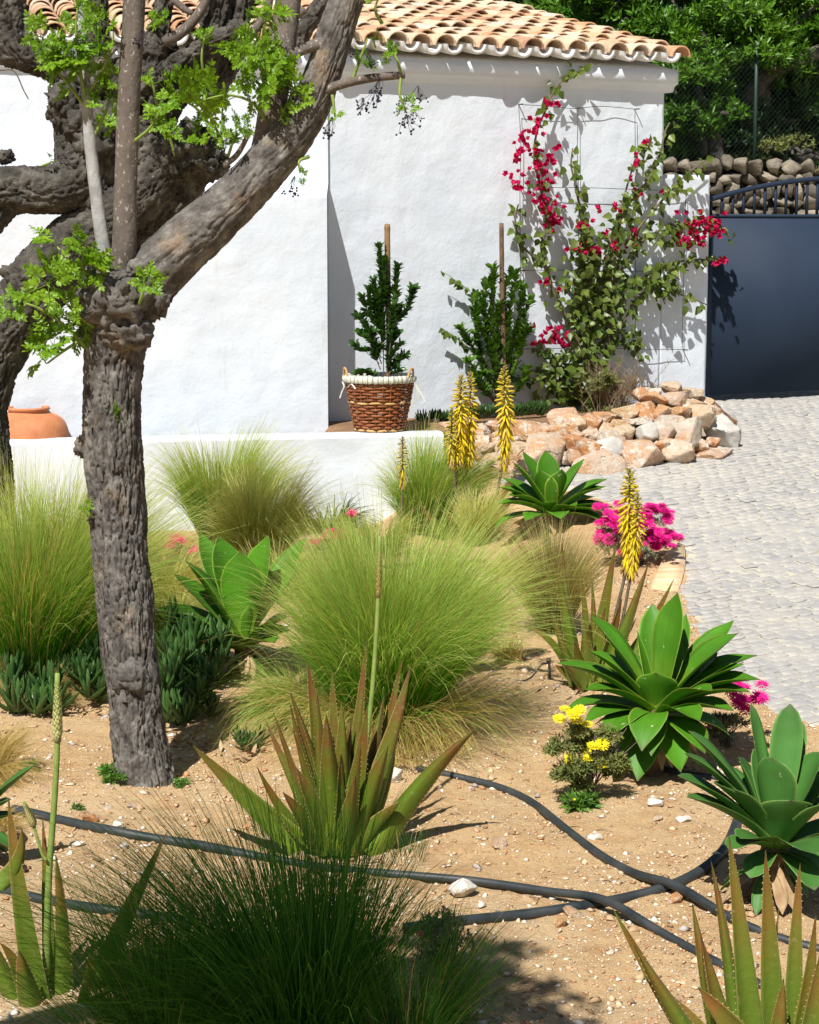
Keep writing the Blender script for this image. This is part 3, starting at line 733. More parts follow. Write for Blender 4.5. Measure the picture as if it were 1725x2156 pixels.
# ---- stone border
base_px = [(925, 985), (1005, 1022), (1100, 1016), (1200, 1014), (1290, 1008), (1390, 998), (1450, 988), (1520, 968), (1552, 948), (1562, 930)]
bpx = np.array([b[0] for b in base_px]); bpy_ = np.array([b[1] for b in base_px])
top_y = lambda x: float(np.interp(x, [860, 1000, 1150, 1250, 1330, 1380, 1450, 1500, 1545], [905, 900, 892, 882, 868, 838, 825, 835, 880]))
def sdepth(px, py):
    yb = float(np.interp(px, bpx, bpy_)); d0 = Gd(px, yb).y; t = (yb - py) / max(yb - top_y(px), 1)
    return d0 + .10 + float(np.interp(t, [-.2, 0, 1, 1.3], [-.05, 0, .85, 1.1]))
border = thing('stone_border', 'curved dry stacked border of orange and cream limestone rocks beside the cobbles', 'stone border', Gd(1300, 985))
STN = [(350,915,165,150,0),(450,930,100,120,0),(585,855,225,200,0),(790,897,200,115,0),(975,852,205,145,0),(1135,842,135,115,0),(1275,848,180,72,0),(1362,800,85,75,0),
 (430,838,165,95,0),(530,775,130,60,0),(725,818,150,95,0),(830,818,120,90,1),(620,788,110,58,0),(840,782,120,80,0),(912,757,125,85,0),(1000,747,78,82,1),(1077,752,105,98,0),(1168,775,140,150,0),(1230,802,75,62,0),(1285,792,66,50,0),(1300,740,165,140,1),
 (60,728,130,55,0),(140,727,85,50,0),(300,738,80,55,0),(350,722,95,52,0),(480,752,160,100,0),(590,748,75,66,0),(655,742,88,76,0),(640,690,135,66,0),(700,718,100,86,0),(762,712,120,95,0),(755,757,90,56,0),(820,692,100,56,0),(885,718,98,52,0),(915,672,112,66,0),(830,737,72,64,0),(985,700,92,42,0),(992,662,120,78,0),(1075,660,100,66,0),(1092,697,120,48,0),(1150,662,98,66,0),(1215,692,150,118,0),(1190,628,112,50,0),(1052,612,130,56,0),(1122,607,110,56,0),(1112,566,96,54,0),(1195,584,88,50,0),(1242,622,78,50,0),(1270,655,70,80,0),(990,592,84,66,0),(1042,582,70,46,0),
 (300,795,110,70,0),(362,783,80,46,0),(390,770,90,50,0),(250,770,90,60,0),(280,860,90,90,0),(930,710,60,40,0),(1340,770,60,50,0),(700,765,70,50,0),(780,760,70,60,0),(1060,800,60,40,0),(690,850,60,60,0),(560,735,80,50,0),(420,745,80,50,0),(150,785,100,75,0),(185,845,120,90,0),(205,905,130,100,0),(265,935,120,110,0),(165,765,90,55,0),(230,735,90,60,0),(15,735,95,52,0),(-40,738,70,40,0),(95,742,90,50,0),(215,768,95,66,0),(120,775,90,55,0),(270,755,90,55,0),(330,810,90,60,0),(420,790,90,50,0),(390,880,90,70,0),(510,810,80,50,0)]
for i, (zx, zy, w, h, g) in enumerate(STN):
    px, py = 862.5 + zx / 2, 539 + zy / 2; d = sdepth(px, py); c = P(px, py, d); k = d / F
    sx, sz = w / 2 * k / 2 * 1.22, h / 2 * k / 2 * 1.24
    r = np.random.default_rng(200 + i); sy = max(.6 * sx + .4 * sz, .09) * r.uniform(.8, 1.15)
    me = ROCKS_GREY[i % 4] if g else ROCKS_ME[i % 12]
    c = c + Vector((0, sy * .55, 0))
    rot = Matrix.Rotation(r.uniform(-.12, .12), 4, 'Y') @ Matrix.Rotation(r.choice([0, math.pi]) + r.normal() * .25, 4, 'Z') @ Matrix.Rotation(r.normal() * .15, 4, 'X')
    inst('stone', me, Matrix.Translation(c) @ Matrix.Diagonal((sx, sy, sz, 1)) @ rot, border)
# smaller filler stones behind, and the earth they hold
for i in range(70):
    px = rng.uniform(985, 1515); py = rng.uniform(top_y(px) + 5, float(np.interp(px, bpx, bpy_)) - 25); d = sdepth(px, py) + .17; c = P(px, py, d)
    s = rng.uniform(.05, .10)
    inst('stone', ROCKS_ME[int(rng.integers(12))], Matrix.Translation(c) @ Matrix.Rotation(rng.uniform(0, 6), 4, 'Z') @ Matrix.Diagonal((s * 1.2, s, s * .8, 1)), border)
cols_ = []
for px in np.linspace(760, 1570, 90):
    pts = []
    yb = float(np.interp(px, bpx, bpy_)); 
    for t in np.linspace(0, 1, 10):
        py = yb + (top_y(px) + 4 - yb) * t; d = sdepth(px, py) + .30; p = P(px, py, d)
        pts.append(list(p))
    p = Vector(pts[-1]); q = WP(px, 800, 0.0); q = Vector((q.x, q.y, 0)) + nA * .1
    if px > 1483: q = p + Vector((0, .5, -.5))
    for t in (.2, .4, .6, .8, 1.0):
        w = p.lerp(q, t); w.z = p.z * (1 - t) + (min(p.z, -.01) if px < 1483 else q.z) * t; pts.append(list(w))
    cols_.append(pts)
cols_ = np.array(cols_); v = cols_.reshape(-1, 3); v[:, 2] += .012 * pn(v * 6)
bed = solo('planting_bed', v, grid_faces(len(cols_), cols_.shape[1])[:, ::-1], MAT['earth'], (1, 16.5, 0), kind='structure')
# earth strip behind the planter wall
v, f = [], []
for t in np.linspace(0, 1, 60):
    a = pr - aP * (LP_ * t - .1) + nP * .15
    zt = ZL - .015 - .27 * sstep(.15, .19, t)
    for o in (0, .3, .7, 1.6): v.append([a.x + nP.x * o, a.y + nP.y * o, zt + (.02 if o in (.3, .7) else 0)])
solo('bed_earth', np.array(v), grid_faces(60, 4), MAT['earth'], (-1, 16, 0), kind='structure')
# ================================================================== TREES
def barkdisp(seed, amp, fa=1.0, along=3.0, knob=0.0):
    def f(th, s, r):
        a = np.stack([np.cos(th) * r * 40 * fa + seed, np.sin(th) * r * 40 * fa, s * along * 2.2], -1)
        w = np.stack([pn(a * .6 + 5), pn(a * .6 + 15), pn(a * .6 + 25)], -1) * 1.1
        n1 = pn(a + w); n2 = pn(a * np.array([2.1, 2.1, 2.4]) + 31 + w); cr = pn(a * np.array([.8, .8, 4.5]) + 71 + w * 2)
        g1 = np.exp(-(n1 / .12) ** 2); g2 = np.exp(-(n2 / .13) ** 2); g3 = np.exp(-(cr / .10) ** 2)      # long furrows, short ones, cross cracks
        fine = fbm(a * np.array([3.1, 3.1, 6.0]), 3, .6)
        lump = pn(np.stack([np.cos(th) * .9 + seed, np.sin(th) * .9, s * 4.5], -1))
        return amp * (.35 - 1.5 * g1 - .75 * g2 - .35 * g3 + .30 * fine + .5 * n1) + knob * lump * r
    return f
def limb(pts_px, d, widths, n, m, amp, seed, along=3.0, knob=.06, fa=1.0):
    """pts_px: (px, py[, depth offset]); widths in pixels"""
    pts, rad = [], []
    for q, w in zip(pts_px, widths):
        dd = d + (q[2] if len(q) > 2 else 0); pts.append(P(q[0], q[1], dd)); rad.append(w / 2 * dd / F)
    return tube(pts, rad, n, m, barkdisp(seed, amp, fa, along, knob))
def burl(c, r, seed, amp=.28, sph=None):
    v = (sph or ICO4)[0]; n1 = fbm(v * 2.1 + seed, 5, .6); n2 = 1 - np.abs(pn(v * 5.5 + seed * 2)); 
    g = np.exp(-(pn(v * 4.6 + seed + n1[:, None] * .8) / .15) ** 2); g2 = np.exp(-(pn(v * 10.5 + seed * 2) / .17) ** 2); rr = 1 + amp * n1 - .17 * g - .09 * g2 + .09 * pn(v * 17 + seed)
    return np.array(c) + v * rr[:, None] * np.array(r), (sph or ICO4)[1]

# --- compound leaf spray
def leaflet(L, W, n=5):
    t = np.linspace(0, 1, n + 1); w = W * np.sin(np.pi * t ** .8) ** .9 * np.where(np.arange(n + 1) % 2 == 1, 1.18, .86); w[0] = .0006; w[-1] = .0003
    z = -.12 * L * t ** 2
    v = np.concatenate([np.stack([-w, t * L, z + .25 * w], 1), np.stack([0 * w, t * L, z], 1), np.stack([w, t * L, z + .25 * w], 1)])
    k = n + 1; i = np.arange(n)
    f = np.concatenate([np.stack([i, i + k, i + 1 + k, i + 1], 1), np.stack([i + k, i + 2 * k, i + 1 + 2 * k, i + 1 + k], 1)])
    return v, f
LFT = leaflet(.040, .0105)
def rotm(ax, a): return np.array(Matrix.Rotation(a, 3, ax))
def orient(d, up=(0, 0, 1), roll=0.0):
    d = Vector(d).normalized(); u = Vector(up); x = d.cross(u)
    if x.length < 1e-3: x = Vector((1, 0, 0))
    x.normalize(); z = x.cross(d)
    m = Matrix((x, d, z)).transposed()
    return m @ Matrix.Rotation(roll, 3, 'Y')
def comp_leaf(r, base, d, L, up=(0, 0, 1)):
    """bipinnate leaf along direction d: rachis, pinnae and leaflets"""
    out = []; m = orient(d, up); droop = r.uniform(.12, .35)
    ra = lambda t: Vector(base) + m @ Vector((0, t * L, -droop * L * t * t))
    out.append(tube([ra(0), ra(.5), ra(1)], [.0022, .0016, .0008], 4, 4, cap=False))
    for k in range(5):
        t = .35 + .16 * k
        sides = (-1, 1) if k < 4 else (0,)
        for s in sides:
            a = s * r.uniform(.75, 1.1); q = ra(min(t, 1)); pd = m @ Vector((math.sin(a), math.cos(a), r.uniform(-.25, .15)))
            pl = L * (.34 - .05 * k) * r.uniform(.8, 1.15) if s else L * .2
            nl = 3 if k < 2 else 2
            mm = orient(pd, up)
            for j in range(nl):
                for s2 in ((-1, 1) if j < nl - 1 else (0,)):
                    aa = s2 * r.uniform(.6, .95); b = q + pd * pl * (.25 + .4 * j)
                    ld = mm @ Vector((math.sin(aa), math.cos(aa), r.uniform(-.3, .2)))
                    M3 = np.array(orient(ld, up, r.normal() * .3)) * (L / .17) * r.uniform(.75, 1.2)
                    out.append((LFT[0] @ M3.T + np.array(b), LFT[1]))
    return out
def spray_mesh(seed, nl, L, stemlen=.10, opening=.9):
    r = np.random.default_rng(seed); out = []; 
    out.append(tube([Vector((0, 0, 0)), Vector((.01, 0, stemlen * .6)), Vector((0, 0, stemlen))], [.004, .003, .0015], 5, 5))
    for k in range(nl):
        a = k * 2.4 + r.uniform(-.4, .4); el = r.uniform(.1, .9) * opening; z = stemlen * r.uniform(.3, 1)
        d = (math.cos(a) * math.sin(el + .5), math.sin(a) * math.sin(el + .5), math.cos(el + .5))
        out += comp_leaf(r, (0, 0, z), d, L * r.uniform(.7, 1.2))
    v, f, _ = merge(out); return v, f
SPR = [mesh_np('leaf_spray', *spray_mesh(300 + k, [4, 5, 6, 3][k % 4], [.15, .17, .14, .19][k % 4]), MAT['melia']) for k in range(8)]
def berries_mesh(seed):
    r = np.random.default_rng(seed); out = []
    tip = Vector((0, 0, 0))
    for k in range(9):
        e = Vector((r.normal() * .03, r.normal() * .03, -.02 - r.random() * .06)); out.append((np.array(tube([Vector((0, 0, 0)), e * .5 + Vector((r.normal() * .006, 0, 0)), e], [.0012, .001, .0008], 3, 3, cap=False)[0]), tube([Vector((0, 0, 0)), e * .5, e], [.001, .001, .001], 3, 3, cap=False)[1]))
        for j in range(2):
            b = e + Vector((r.normal() * .006, r.normal() * .006, r.normal() * .006)); out.append((ICO1[0] * .005 + np.array(b), ICO1[1]))
    v, f, _ = merge(out); return v, f
M_simple('berry', 'dried dark flower bud', (.02, .018, .03), (.06, .045, .06), 60, .8, .2)
BER = [mesh_np('flower_cluster', *berries_mesh(k), MAT['berry']) for k in range(3)]
def spray_at(parent, px, py, d, size, dirn, k=None, name='leaf_spray'):
    k = int(rng.integers(8)) if k is None else k
    m = Vector(dirn).normalized().to_track_quat('Z', 'Y').to_matrix() @ Matrix.Rotation(rng.uniform(0, 6.28), 3, 'Z')
    M4 = m.to_4x4() @ Matrix.Scale(size, 4); M4.translation = P(px, py, d); return inst(name, SPR[k], M4, parent)
def twig(parent, pts, d, w0, w1, mat='youngbark', name='twig', n=10, m=6):
    q = [P(p[0], p[1], d + (p[2] if len(p) > 2 else 0)) for p in pts]; rr = np.linspace(w0, w1, len(q)) / 2 * d / F
    v, f = tube(q, rr, n, m); return part(name, v, f, MAT[mat], parent)

# --- foreground tree
tb = G(305, 1652); D1 = tb.y + .06
tree1 = thing('chinaberry_tree', 'slender tree with fissured grey trunk and one thick branch curving to the right', 'tree', (tb.x, D1, tb.z), 'pollarded trees')
v1 = limb([(308, 1690), (305, 1640), (292, 1540), (283, 1450), (270, 1350), (262, 1250), (252, 1150), (246, 1050), (238, 950), (236, 860), (240, 770), (246, 690), (252, 620), (258, 572)], D1,
          [156, 132, 114, 112, 118, 122, 120, 116, 122, 118, 120, 136, 170, 150], 460, 150, .0105, 3.0, 2.2, .05)
part('trunk', *v1, MAT['bark'], tree1)
v2 = limb([(265, 640), (320, 582), (390, 515), (450, 462), (510, 405), (560, 350), (605, 295), (645, 235), (672, 175), (695, 105), (715, 45), (735, -20), (750, -90)], D1,
          [120, 122, 118, 108, 102, 98, 92, 84, 78, 74, 71, 70, 68], 350, 120, .0056, 9.0, 1.8, .035)
part('limb', *v2, MAT['bark'], tree1)
v3 = limb([(545, 350, .02), (565, 290, .03), (575, 220, .04), (588, 140, .06), (600, 60, .08), (610, -20, .1), (620, -90, .12)], D1, [50, 60, 58, 56, 54, 52, 50], 120, 44, .0014, 15, 3, .03)
part('limb', *v3, MAT['youngbark'], tree1)
v4 = limb([(255, 580, -.04), (262, 520, -.06), (264, 420, -.06), (268, 300, -.06), (273, 180, -.06), (280, 60, -.06), (285, -40, -.06), (290, -110, -.06)], D1, [56, 52, 48, 47, 47, 46, 46, 45], 160, 44, .0012, 21, 3, .02)
part('shoot', *v4, MAT['youngbark'], tree1)
v5 = limb([(222, 545, -.03), (212, 480, -.03), (200, 390, -.02), (190, 300, -.01), (183, 210, 0), (176, 120, 0), (172, 40, 0), (168, -40, 0)], D1, [34, 29, 27, 25, 22, 19, 16, 12], 110, 24, .0010, 25, 3, .03)
part('shoot', *v5, MAT['palebark'], tree1)
v6 = limb([(680, 196, -.02), (700, 184, -.05), (740, 172, -.08), (790, 163, -.1), (852, 158, -.12)], D1, [34, 21, 19, 18, 16], 50, 18, .0010, 29, 3, .03); part('branch', *v6, MAT['youngbark'], tree1)
v7 = limb([(690, 92, -.02), (655, 98, -.05), (622, 112, -.08), (590, 128, -.1)], D1, [40, 25, 22, 20], 40, 18, .0010, 33, 3, .03); part('branch', *v7, MAT['youngbark'], tree1)
for k, (px, py, dz, rx, ry, sd, am) in enumerate(((238, 632, -.10, 78, 62, 1, .22), (322, 610, -.04, 40, 66, 2, .28), (190, 655, -.02, 42, 48, 3, .3), (262, 700, -.08, 62, 44, 4, .2), (295, 565, -.10, 32, 22, 5, .15), (275, 1420, -.07, 46, 50, 6, .2), (215, 1075, -.03, 34, 46, 7, .26), (178, 940, 0, 22, 26, 8, .3), (185, 700, 0, 22, 20, 9, .3))):
    dd = D1 + dz; kx = dd / F; v, f = burl(P(px, py, dd), (rx * kx, rx * kx * .8, ry * kx), sd * 3.3, am); part('burl', v, f, MAT['bark'], tree1)
# loose bark flakes on the trunk
q = []
for i in range(70):
    py = rng.uniform(700, 1500); cxp = np.interp(py, [690, 860, 1050, 1250, 1450], [246, 236, 246, 262, 283]); a = rng.uniform(-1.25, 1.25)
    r_ = 60 * D1 / F * .98; c = P(cxp, py, D1) + Vector((math.sin(a) * r_, -math.cos(a) * r_, 0)); L = rng.uniform(.02, .07); w = rng.uniform(.006, .016)
    m = np.array([[-w, 0, -L / 2], [w, 0, -L / 2], [w * .7, -.008, L / 2], [-w * .8, -.006, L / 2], [0, .004, L / 2 + .01]])
    rz_ = rotm('Z', a) ; q.append((m @ rz_.T + np.array(c), [np.array([[0, 1, 2, 3]]), np.array([[3, 2, 4]])]))
v, f, _ = merge(q); part('bark_flakes', v, f, MAT['bark'], tree1, kind='stuff', smooth=False)
# shoots and leaves of the foreground tree
def leafy_twig(parent, pts, d, w0, w1, n, size, mat='stem', spread=.6):
    twig(parent, pts, d, w0, w1, mat)
    sp = spline([list(p) if len(p) > 2 else [p[0], p[1], 0] for p in pts], 20)
    for k in range(max(1, int(n * .75))):
        i = int(rng.uniform(5, 20)) if k else 19
        px, py, dz = sp[min(i, 19)]; spray_at(parent, px + rng.normal() * 3, py + rng.normal() * 3, d + dz - .01, size * .66 * rng.uniform(.7, 1.15), (rng.normal() * spread, rng.normal() * spread - .2, rng.uniform(.0, .9)))
for pts, n, sz in (([(215, 700, -.08), (160, 660, -.14), (125, 620, -.18), (100, 600, -.2)], 5, .75), ([(190, 705, -.05), (140, 735, -.1), (100, 765, -.12)], 5, .7), ([(220, 600, -.1), (165, 560, -.15), (120, 520, -.18)], 4, .7),
                   ([(240, 590, -.12), (175, 540, -.2), (150, 505, -.22)], 3, .6), ([(290, 650, -.14), (300, 620, -.18), (305, 590, -.18)], 3, .55), ([(190, 740, -.04), (130, 680, -.12), (60, 640, -.2), (40, 655, -.2)], 4, .6), ([(205, 820, -.06), (235, 845, -.1), (218, 860, -.1)], 2, .4), ([(200, 1090, -.06), (185, 1080, -.08), (170, 1070, -.08)], 1, .35)):
    leafy_twig(tree1, pts, D1, 9, 4, n, sz * 1.3)
for pts, n, sz in (([(185, 230, 0), (170, 150, -.05), (160, 60, -.1), (165, 10, -.1)], 8, .95), ([(185, 200, 0), (215, 150, -.05), (235, 100, -.05), (240, 60, -.05)], 5, .8), ([(180, 170, 0), (130, 120, -.05), (85, 75, -.1)], 6, .85), ([(190, 240, 0), (130, 160, -.05), (75, 120, -.1)], 3, .7), ([(192, 300, 0), (225, 230, -.02), (235, 180, 0)], 4, .7),
                   ([(565, 260, .0), (530, 215, -.12), (480, 200, -.2), (430, 210, -.25)], 5, .9), ([(570, 240, .0), (560, 160, -.1), (545, 120, -.12)], 6, 1.0), ([(575, 200, 0), (515, 150, -.1), (500, 120, -.12)], 5, .9), ([(590, 140, 0), (555, 80, -.1), (560, 40, -.1)], 4, .8), ([(600, 160, 0), (615, 190, -.05), (590, 250, -.08)], 3, .6), ([(640, 240, 0), (620, 200, -.05), (600, 170, -.08)], 3, .6),
                   ([(740, 175, -.08), (760, 120, -.1), (775, 80, -.1)], 4, .55), ([(845, 160, -.12), (838, 130, -.14), (826, 105, -.14)], 4, .5), ([(845, 160, -.12), (842, 200, -.14), (855, 235, -.14)], 3, .5), ([(700, 200, -.05), (704, 230, -.06), (706, 248, -.06)], 2, .35), ([(650, 330, -.02), (630, 340, -.06), (632, 365, -.06)], 1, .35), ([(805, 50, -.1), (790, 20, -.1), (800, -10, -.1)], 3, .6), ([(280, 300, -.08), (315, 270, -.12), (340, 230, -.15)], 3, .6)):
    leafy_twig(tree1, pts, D1, 8, 3, n, sz)
for px, py in ((855, 240), (845, 205), (880, 180), (765, 205), (790, 190), (560, 175), (605, 180), (620, 370), (340, 130), (800, 160), (870, 230), (700, 245), (740, 95), (775, 110), (300, 60), (90, 80)):
    M4 = Matrix.Translation(P(px, py, D1 - .12)) @ Matrix.Rotation(rng.uniform(0, 6), 4, 'Z') @ Matrix.Scale(rng.uniform(.7, 1.1), 4); inst('flower_cluster', BER[int(rng.integers(3))], M4, tree1)

# --- old gnarled tree behind
g2 = G(-20, 1345); D2 = g2.y
tree2 = thing('gnarled_tree', 'old gnarled dark tree with swollen pollard knuckles and twisting limbs', 'tree', (g2.x, D2, g2.z), 'pollarded trees')
L2 = [([(-25, 1400), (-22, 1200), (-22, 1000), (-26, 900), (-20, 830), (4, 740), (42, 655), (90, 590), (150, 530), (215, 478), (290, 420), (350, 360), (400, 315), (430, 290)], [130, 115, 100, 86, 84, 108, 130, 145, 145, 130, 122, 112, 105, 110], 260, 80),
      ([(290, 520, .1), (325, 460, .08), (365, 420, .05), (390, 375, .05), (410, 325, .05)], [80, 82, 86, 95, 120], 110, 56),
      ([(-40, 400, -.1), (20, 395, -.1), (75, 400, -.08), (130, 395, -.06), (165, 365, -.03), (160, 310, 0), (150, 250, 0)], [92, 96, 104, 112, 110, 92, 80], 120, 60),
      ([(-20, 480, -.1), (10, 440, -.1), (50, 420, -.08)], [50, 56, 60], 40, 36),
      ([(190, 440, 0), (205, 360, .02), (215, 280, .03), (208, 200, .04), (205, 100, .05), (205, -30, .05)], [120, 115, 110, 90, 60, 50], 110, 56),
      ([(10, -40, -.05), (22, 50, -.05), (45, 108, -.05), (105, 135, -.03), (165, 175, 0), (205, 220, .02)], [95, 98, 88, 78, 74, 80], 110, 52),
      ([(290, 340, .05), (320, 270, .05), (350, 210, .03), (400, 160, 0), (440, 110, 0), (455, 40, 0), (460, -40, 0)], [110, 105, 92, 84, 88, 74, 66], 120, 56),
      ([(320, 180, -.05), (380, 130, -.08), (445, 95, -.1), (495, 72, -.1)], [50, 52, 54, 56], 50, 36),
      ([(440, 200, .05), (480, 130, .05), (500, 60, .05), (520, -30, .05)], [70, 64, 58, 52], 60, 36),
      ([(250, 240, 0), (300, 170, 0), (330, 110, 0), (340, 40, 0), (350, -30, 0)], [90, 80, 60, 46, 40], 60, 36),
      ([(600, 130, .1), (650, 50, .1), (690, -20, .1)], [46, 42, 36], 40, 28)]
for i, (pts, w, n, m) in enumerate(L2):
    v, f = limb(pts, D2, [x * (.96 if i < 3 else .84) for x in w], int(n * 1.3), int(m * 1.4), .014, 40 + i * 7.7, 3.0, .08, .7); part('trunk' if i == 0 else 'limb', v, f, MAT['darkbark'], tree2)
for k, (px, py, dz, rx, ry) in enumerate(((140, 225, -.05, 46, 62), (125, 205, -.1, 30, 30), (165, 260, -.08, 44, 50), (395, 320, -.06, 78, 70), (360, 330, -.1, 46, 58), (440, 345, -.06, 50, 46), (240, 165, -.02, 60, 56), (330, 105, .02, 54, 44), (230, 260, -.06, 56, 66), (205, 300, -.08, 60, 60), (25, 105, -.05, 46, 42), (60, 590, -.05, 60, 60), (30, 640, -.04, 50, 60), (10, 330, -.05, 24, 20), (500, 65, -.1, 30, 28))):
    dd = D2 + dz; kx = dd / F; v, f = burl(P(px, py, dd), (rx * kx * .84, rx * kx * .75, ry * kx * .84), 11 + k * 2.9, .32); part('burl', v, f, MAT['darkbark'], tree2)
for pts, w in (([(345, 88), (380, 70), (410, 40), (432, 5), (440, -30)], 22), ([(365, 0), (390, 20), (405, 28)], 14), ([(505, 95), (530, 70), (560, 30), (570, -20)], 20), ([(205, 140), (230, 115), (245, 100)], 12), ([(470, 350), (500, 325), (525, 280)], 12), ([(0, 148), (30, 150), (50, 190), (60, 208)], 3), ([(640, 20), (600, 50), (560, 70)], 18)):
    twig(tree2, [(p[0], p[1], -.12) for p in pts], D2, w * 1.1, w * .8, 'youngbark' if w > 5 else 'woodstem', 'branch', 16, 10)
for pts, n, sz in (([(430, 170, -.15), (425, 120, -.2), (430, 80, -.2)], 4, .7), ([(440, 260, -.1), (410, 225, -.2), (370, 205, -.25)], 5, .8), ([(470, 300, -.1), (440, 240, -.2), (430, 200, -.2)], 5, .8), ([(360, 300, -.15), (350, 275, -.2), (335, 255, -.2)], 4, .7), ([(430, 310, -.15), (440, 290, -.2), (455, 280, -.2)], 5, .8), ([(480, 330, -.12), (490, 300, -.15), (500, 260, -.15)], 4, .8), ([(330, 220, -.15), (325, 190, -.2), (320, 170, -.2)], 3, .7), ([(250, 250, -.15), (240, 240, -.2), (232, 270, -.2)], 4, .6), ([(370, 330, -.2), (355, 280, -.25), (352, 262, -.25)], 3, .6), ([(560, 110, .0), (545, 90, -.1), (550, 60, -.1)], 4, .8), ([(90, 350, -.15), (100, 345, -.2), (110, 340, -.2)], 1, .4), ([(260, 480, -.15), (255, 490, -.2), (258, 500, -.2)], 1, .4), ([(310, 60, 0), (330, 50, -.1), (345, 40, -.1)], 3, .7)):
    leafy_twig(tree2, pts, D2, 7, 3, n, sz * 1.1)

# --- evergreens behind the house and the rubble wall
def whorls(r, n, cen, rad, leafL, leafW, clumps=26, nleaf=8, up_bias=.35):
    """leaf whorls spread over uneven clumps that fill a crown"""
    u = r.normal(size=(clumps, 3)); u /= np.linalg.norm(u, axis=1)[:, None]; cc = u * r.uniform(.45, .92, clumps)[:, None]; cr = r.uniform(.22, .42, clumps)
    k = r.integers(clumps, size=n); w = r.normal(size=(n, 3)); w /= np.linalg.norm(w, axis=1)[:, None]; w[:, 2] = np.abs(w[:, 2]) * .9 + w[:, 2] * .1
    pos = cc[k] + w * (cr[k] * r.uniform(.55, 1.05, n))[:, None]
    pos = pos * np.array(rad) + np.array(cen)
    ax = w + np.array([0, -.15, up_bias]) + r.normal(size=(n, 3)) * .3; ax /= np.linalg.norm(ax, axis=1)[:, None]
    ref = np.where(np.abs(ax[:, :1]) < .8, np.array([[1., 0, 0]]), np.array([[0, 1., 0]]))
    e1 = np.cross(ax, ref); e1 /= np.linalg.norm(e1, axis=1)[:, None]; e2 = np.cross(ax, e1)
    a = (np.arange(nleaf) * 2.399)[None, :] + r.uniform(0, 6.28, n)[:, None]; el = r.uniform(.35, 1.35, (n, nleaf))
    rd = np.cos(a)[..., None] * e1[:, None] + np.sin(a)[..., None] * e2[:, None]
    d = rd * np.sin(el)[..., None] + ax[:, None] * np.cos(el)[..., None]; side = np.cross(d, ax[:, None]); side /= np.maximum(np.linalg.norm(side, axis=-1), 1e-6)[..., None]
    L = leafL * r.uniform(.7, 1.2, (n, nleaf))[..., None]; b = pos[:, None] + ax[:, None] * (r.uniform(-.6, .3, (n, nleaf))[..., None] * leafL)
    nn = np.cross(side, d)
    v = np.stack([b, b + d * L * .5 + side * leafW - nn * .0, b + d * L, b + d * L * .5 - side * leafW], 2)
    v[:, :, 1] += nn * .3 * leafW; v[:, :, 3] += nn * .3 * leafW
    V = v.reshape(-1, 3); i = np.arange(len(V) // 4) * 4
    return V, [np.stack([i, i + 1, i + 2], 1), np.stack([i, i + 2, i + 3], 1)]
def evergreen(name, label, px, py, d, rpx, rpy, n, mat, leafL, leafW, seed, trunk=True, cl=30):
    r = np.random.default_rng(seed); c = P(px, py, d); k = d / F; rad = (rpx * k, rpx * k * .8, rpy * k)
    gzz = ztop - .1 + max(0, d - 24) * .25
    t = thing(name, label, 'tree', (c.x, c.y, gzz), 'evergreens behind the house')
    v, f = whorls(r, n, c, rad, leafL, leafW, cl); part('crown', v, f, MAT[mat], t, kind='stuff', smooth=False)
    b = Vector((c.x + .2, c.y, gzz - .3)); q = [tube([b, b.lerp(c, .5) + Vector((.15, 0, 0)), c + Vector((0, 0, rad[2] * .3))], [.13, .1, .05], 10, 8)]
    for j in range(6):
        a = r.uniform(0, 6.28); e = c + Vector((math.cos(a) * rad[0] * .75, math.sin(a) * rad[1] * .7, r.uniform(-.3, .6) * rad[2])); s0 = b.lerp(c, r.uniform(.35, .9))
        q.append(tube([s0, s0.lerp(e, .5) + Vector((0, 0, .12)), e], [.06, .04, .015], 8, 6))
    v, f, _ = merge(q); part('trunk', v, f, MAT['darkbark'], t)
evergreen('evergreen_tree', 'bright green broad evergreen with leafy whorls hanging over the gate', 1570, 70, 25.8, 240, 165, 2800, 'forest', .115, .016, 1)
evergreen('evergreen_tree', 'glossy evergreen at the corner of the tiled roof', 1465, 225, 24.8, 100, 140, 1000, 'forest', .11, .015, 2)
evergreen('evergreen_tree', 'evergreen rising over the ridge of the tiled roof', 1290, 20, 26.5, 200, 120, 2200, 'forest', .115, .016, 3)
evergreen('evergreen_tree', 'dark evergreen deep behind the bright one', 1420, 120, 28.0, 260, 220, 2400, 'shadeforest', .13, .02, 4)
evergreen('evergreen_tree', 'shaded evergreen behind the wire fence', 1680, 200, 27.0, 220, 200, 2000, 'shadeforest', .12, .016, 5)
evergreen('evergreen_tree', 'dim evergreen behind the tiled roof', 1120, 10, 29.0, 220, 130, 1800, 'shadeforest', .13, .02, 6)
evergreen('evergreen_tree', 'tall evergreen at the right end of the rubble wall', 1800, 120, 26.2, 160, 260, 1600, 'forest', .115, .016, 7)
evergreen('evergreen_tree', 'evergreen far right beyond the arched gate', 2120, 100, 27.5, 240, 240, 1800, 'forest', .12, .016, 17)
evergreen('evergreen_tree', 'dark evergreen on the slope beyond the arched gate', 2000, 60, 31.0, 300, 260, 1800, 'shadeforest', .14, .022, 18)
evergreen('evergreen_shrub', 'low dark shrub behind the rubble wall', 1560, 310, 26.0, 220, 90, 1500, 'shadeforest', .10, .013, 8, cl=40)
evergreen('evergreen_shrub', 'scrub with pale leaves at the foot of the wire fence', 1650, 335, 25.2, 120, 46, 500, 'drygreen', .06, .008, 9, cl=30)
q = limb([(1560, 260), (1590, 190), (1630, 145), (1690, 125), (1760, 90)], 25.5, [46, 40, 34, 30, 24], 30, 14, .006, 77, 3, .05)
part('branch', *q, MAT['darkbark'], [o for o in col.objects if o.name == 'evergreen_tree'][0])
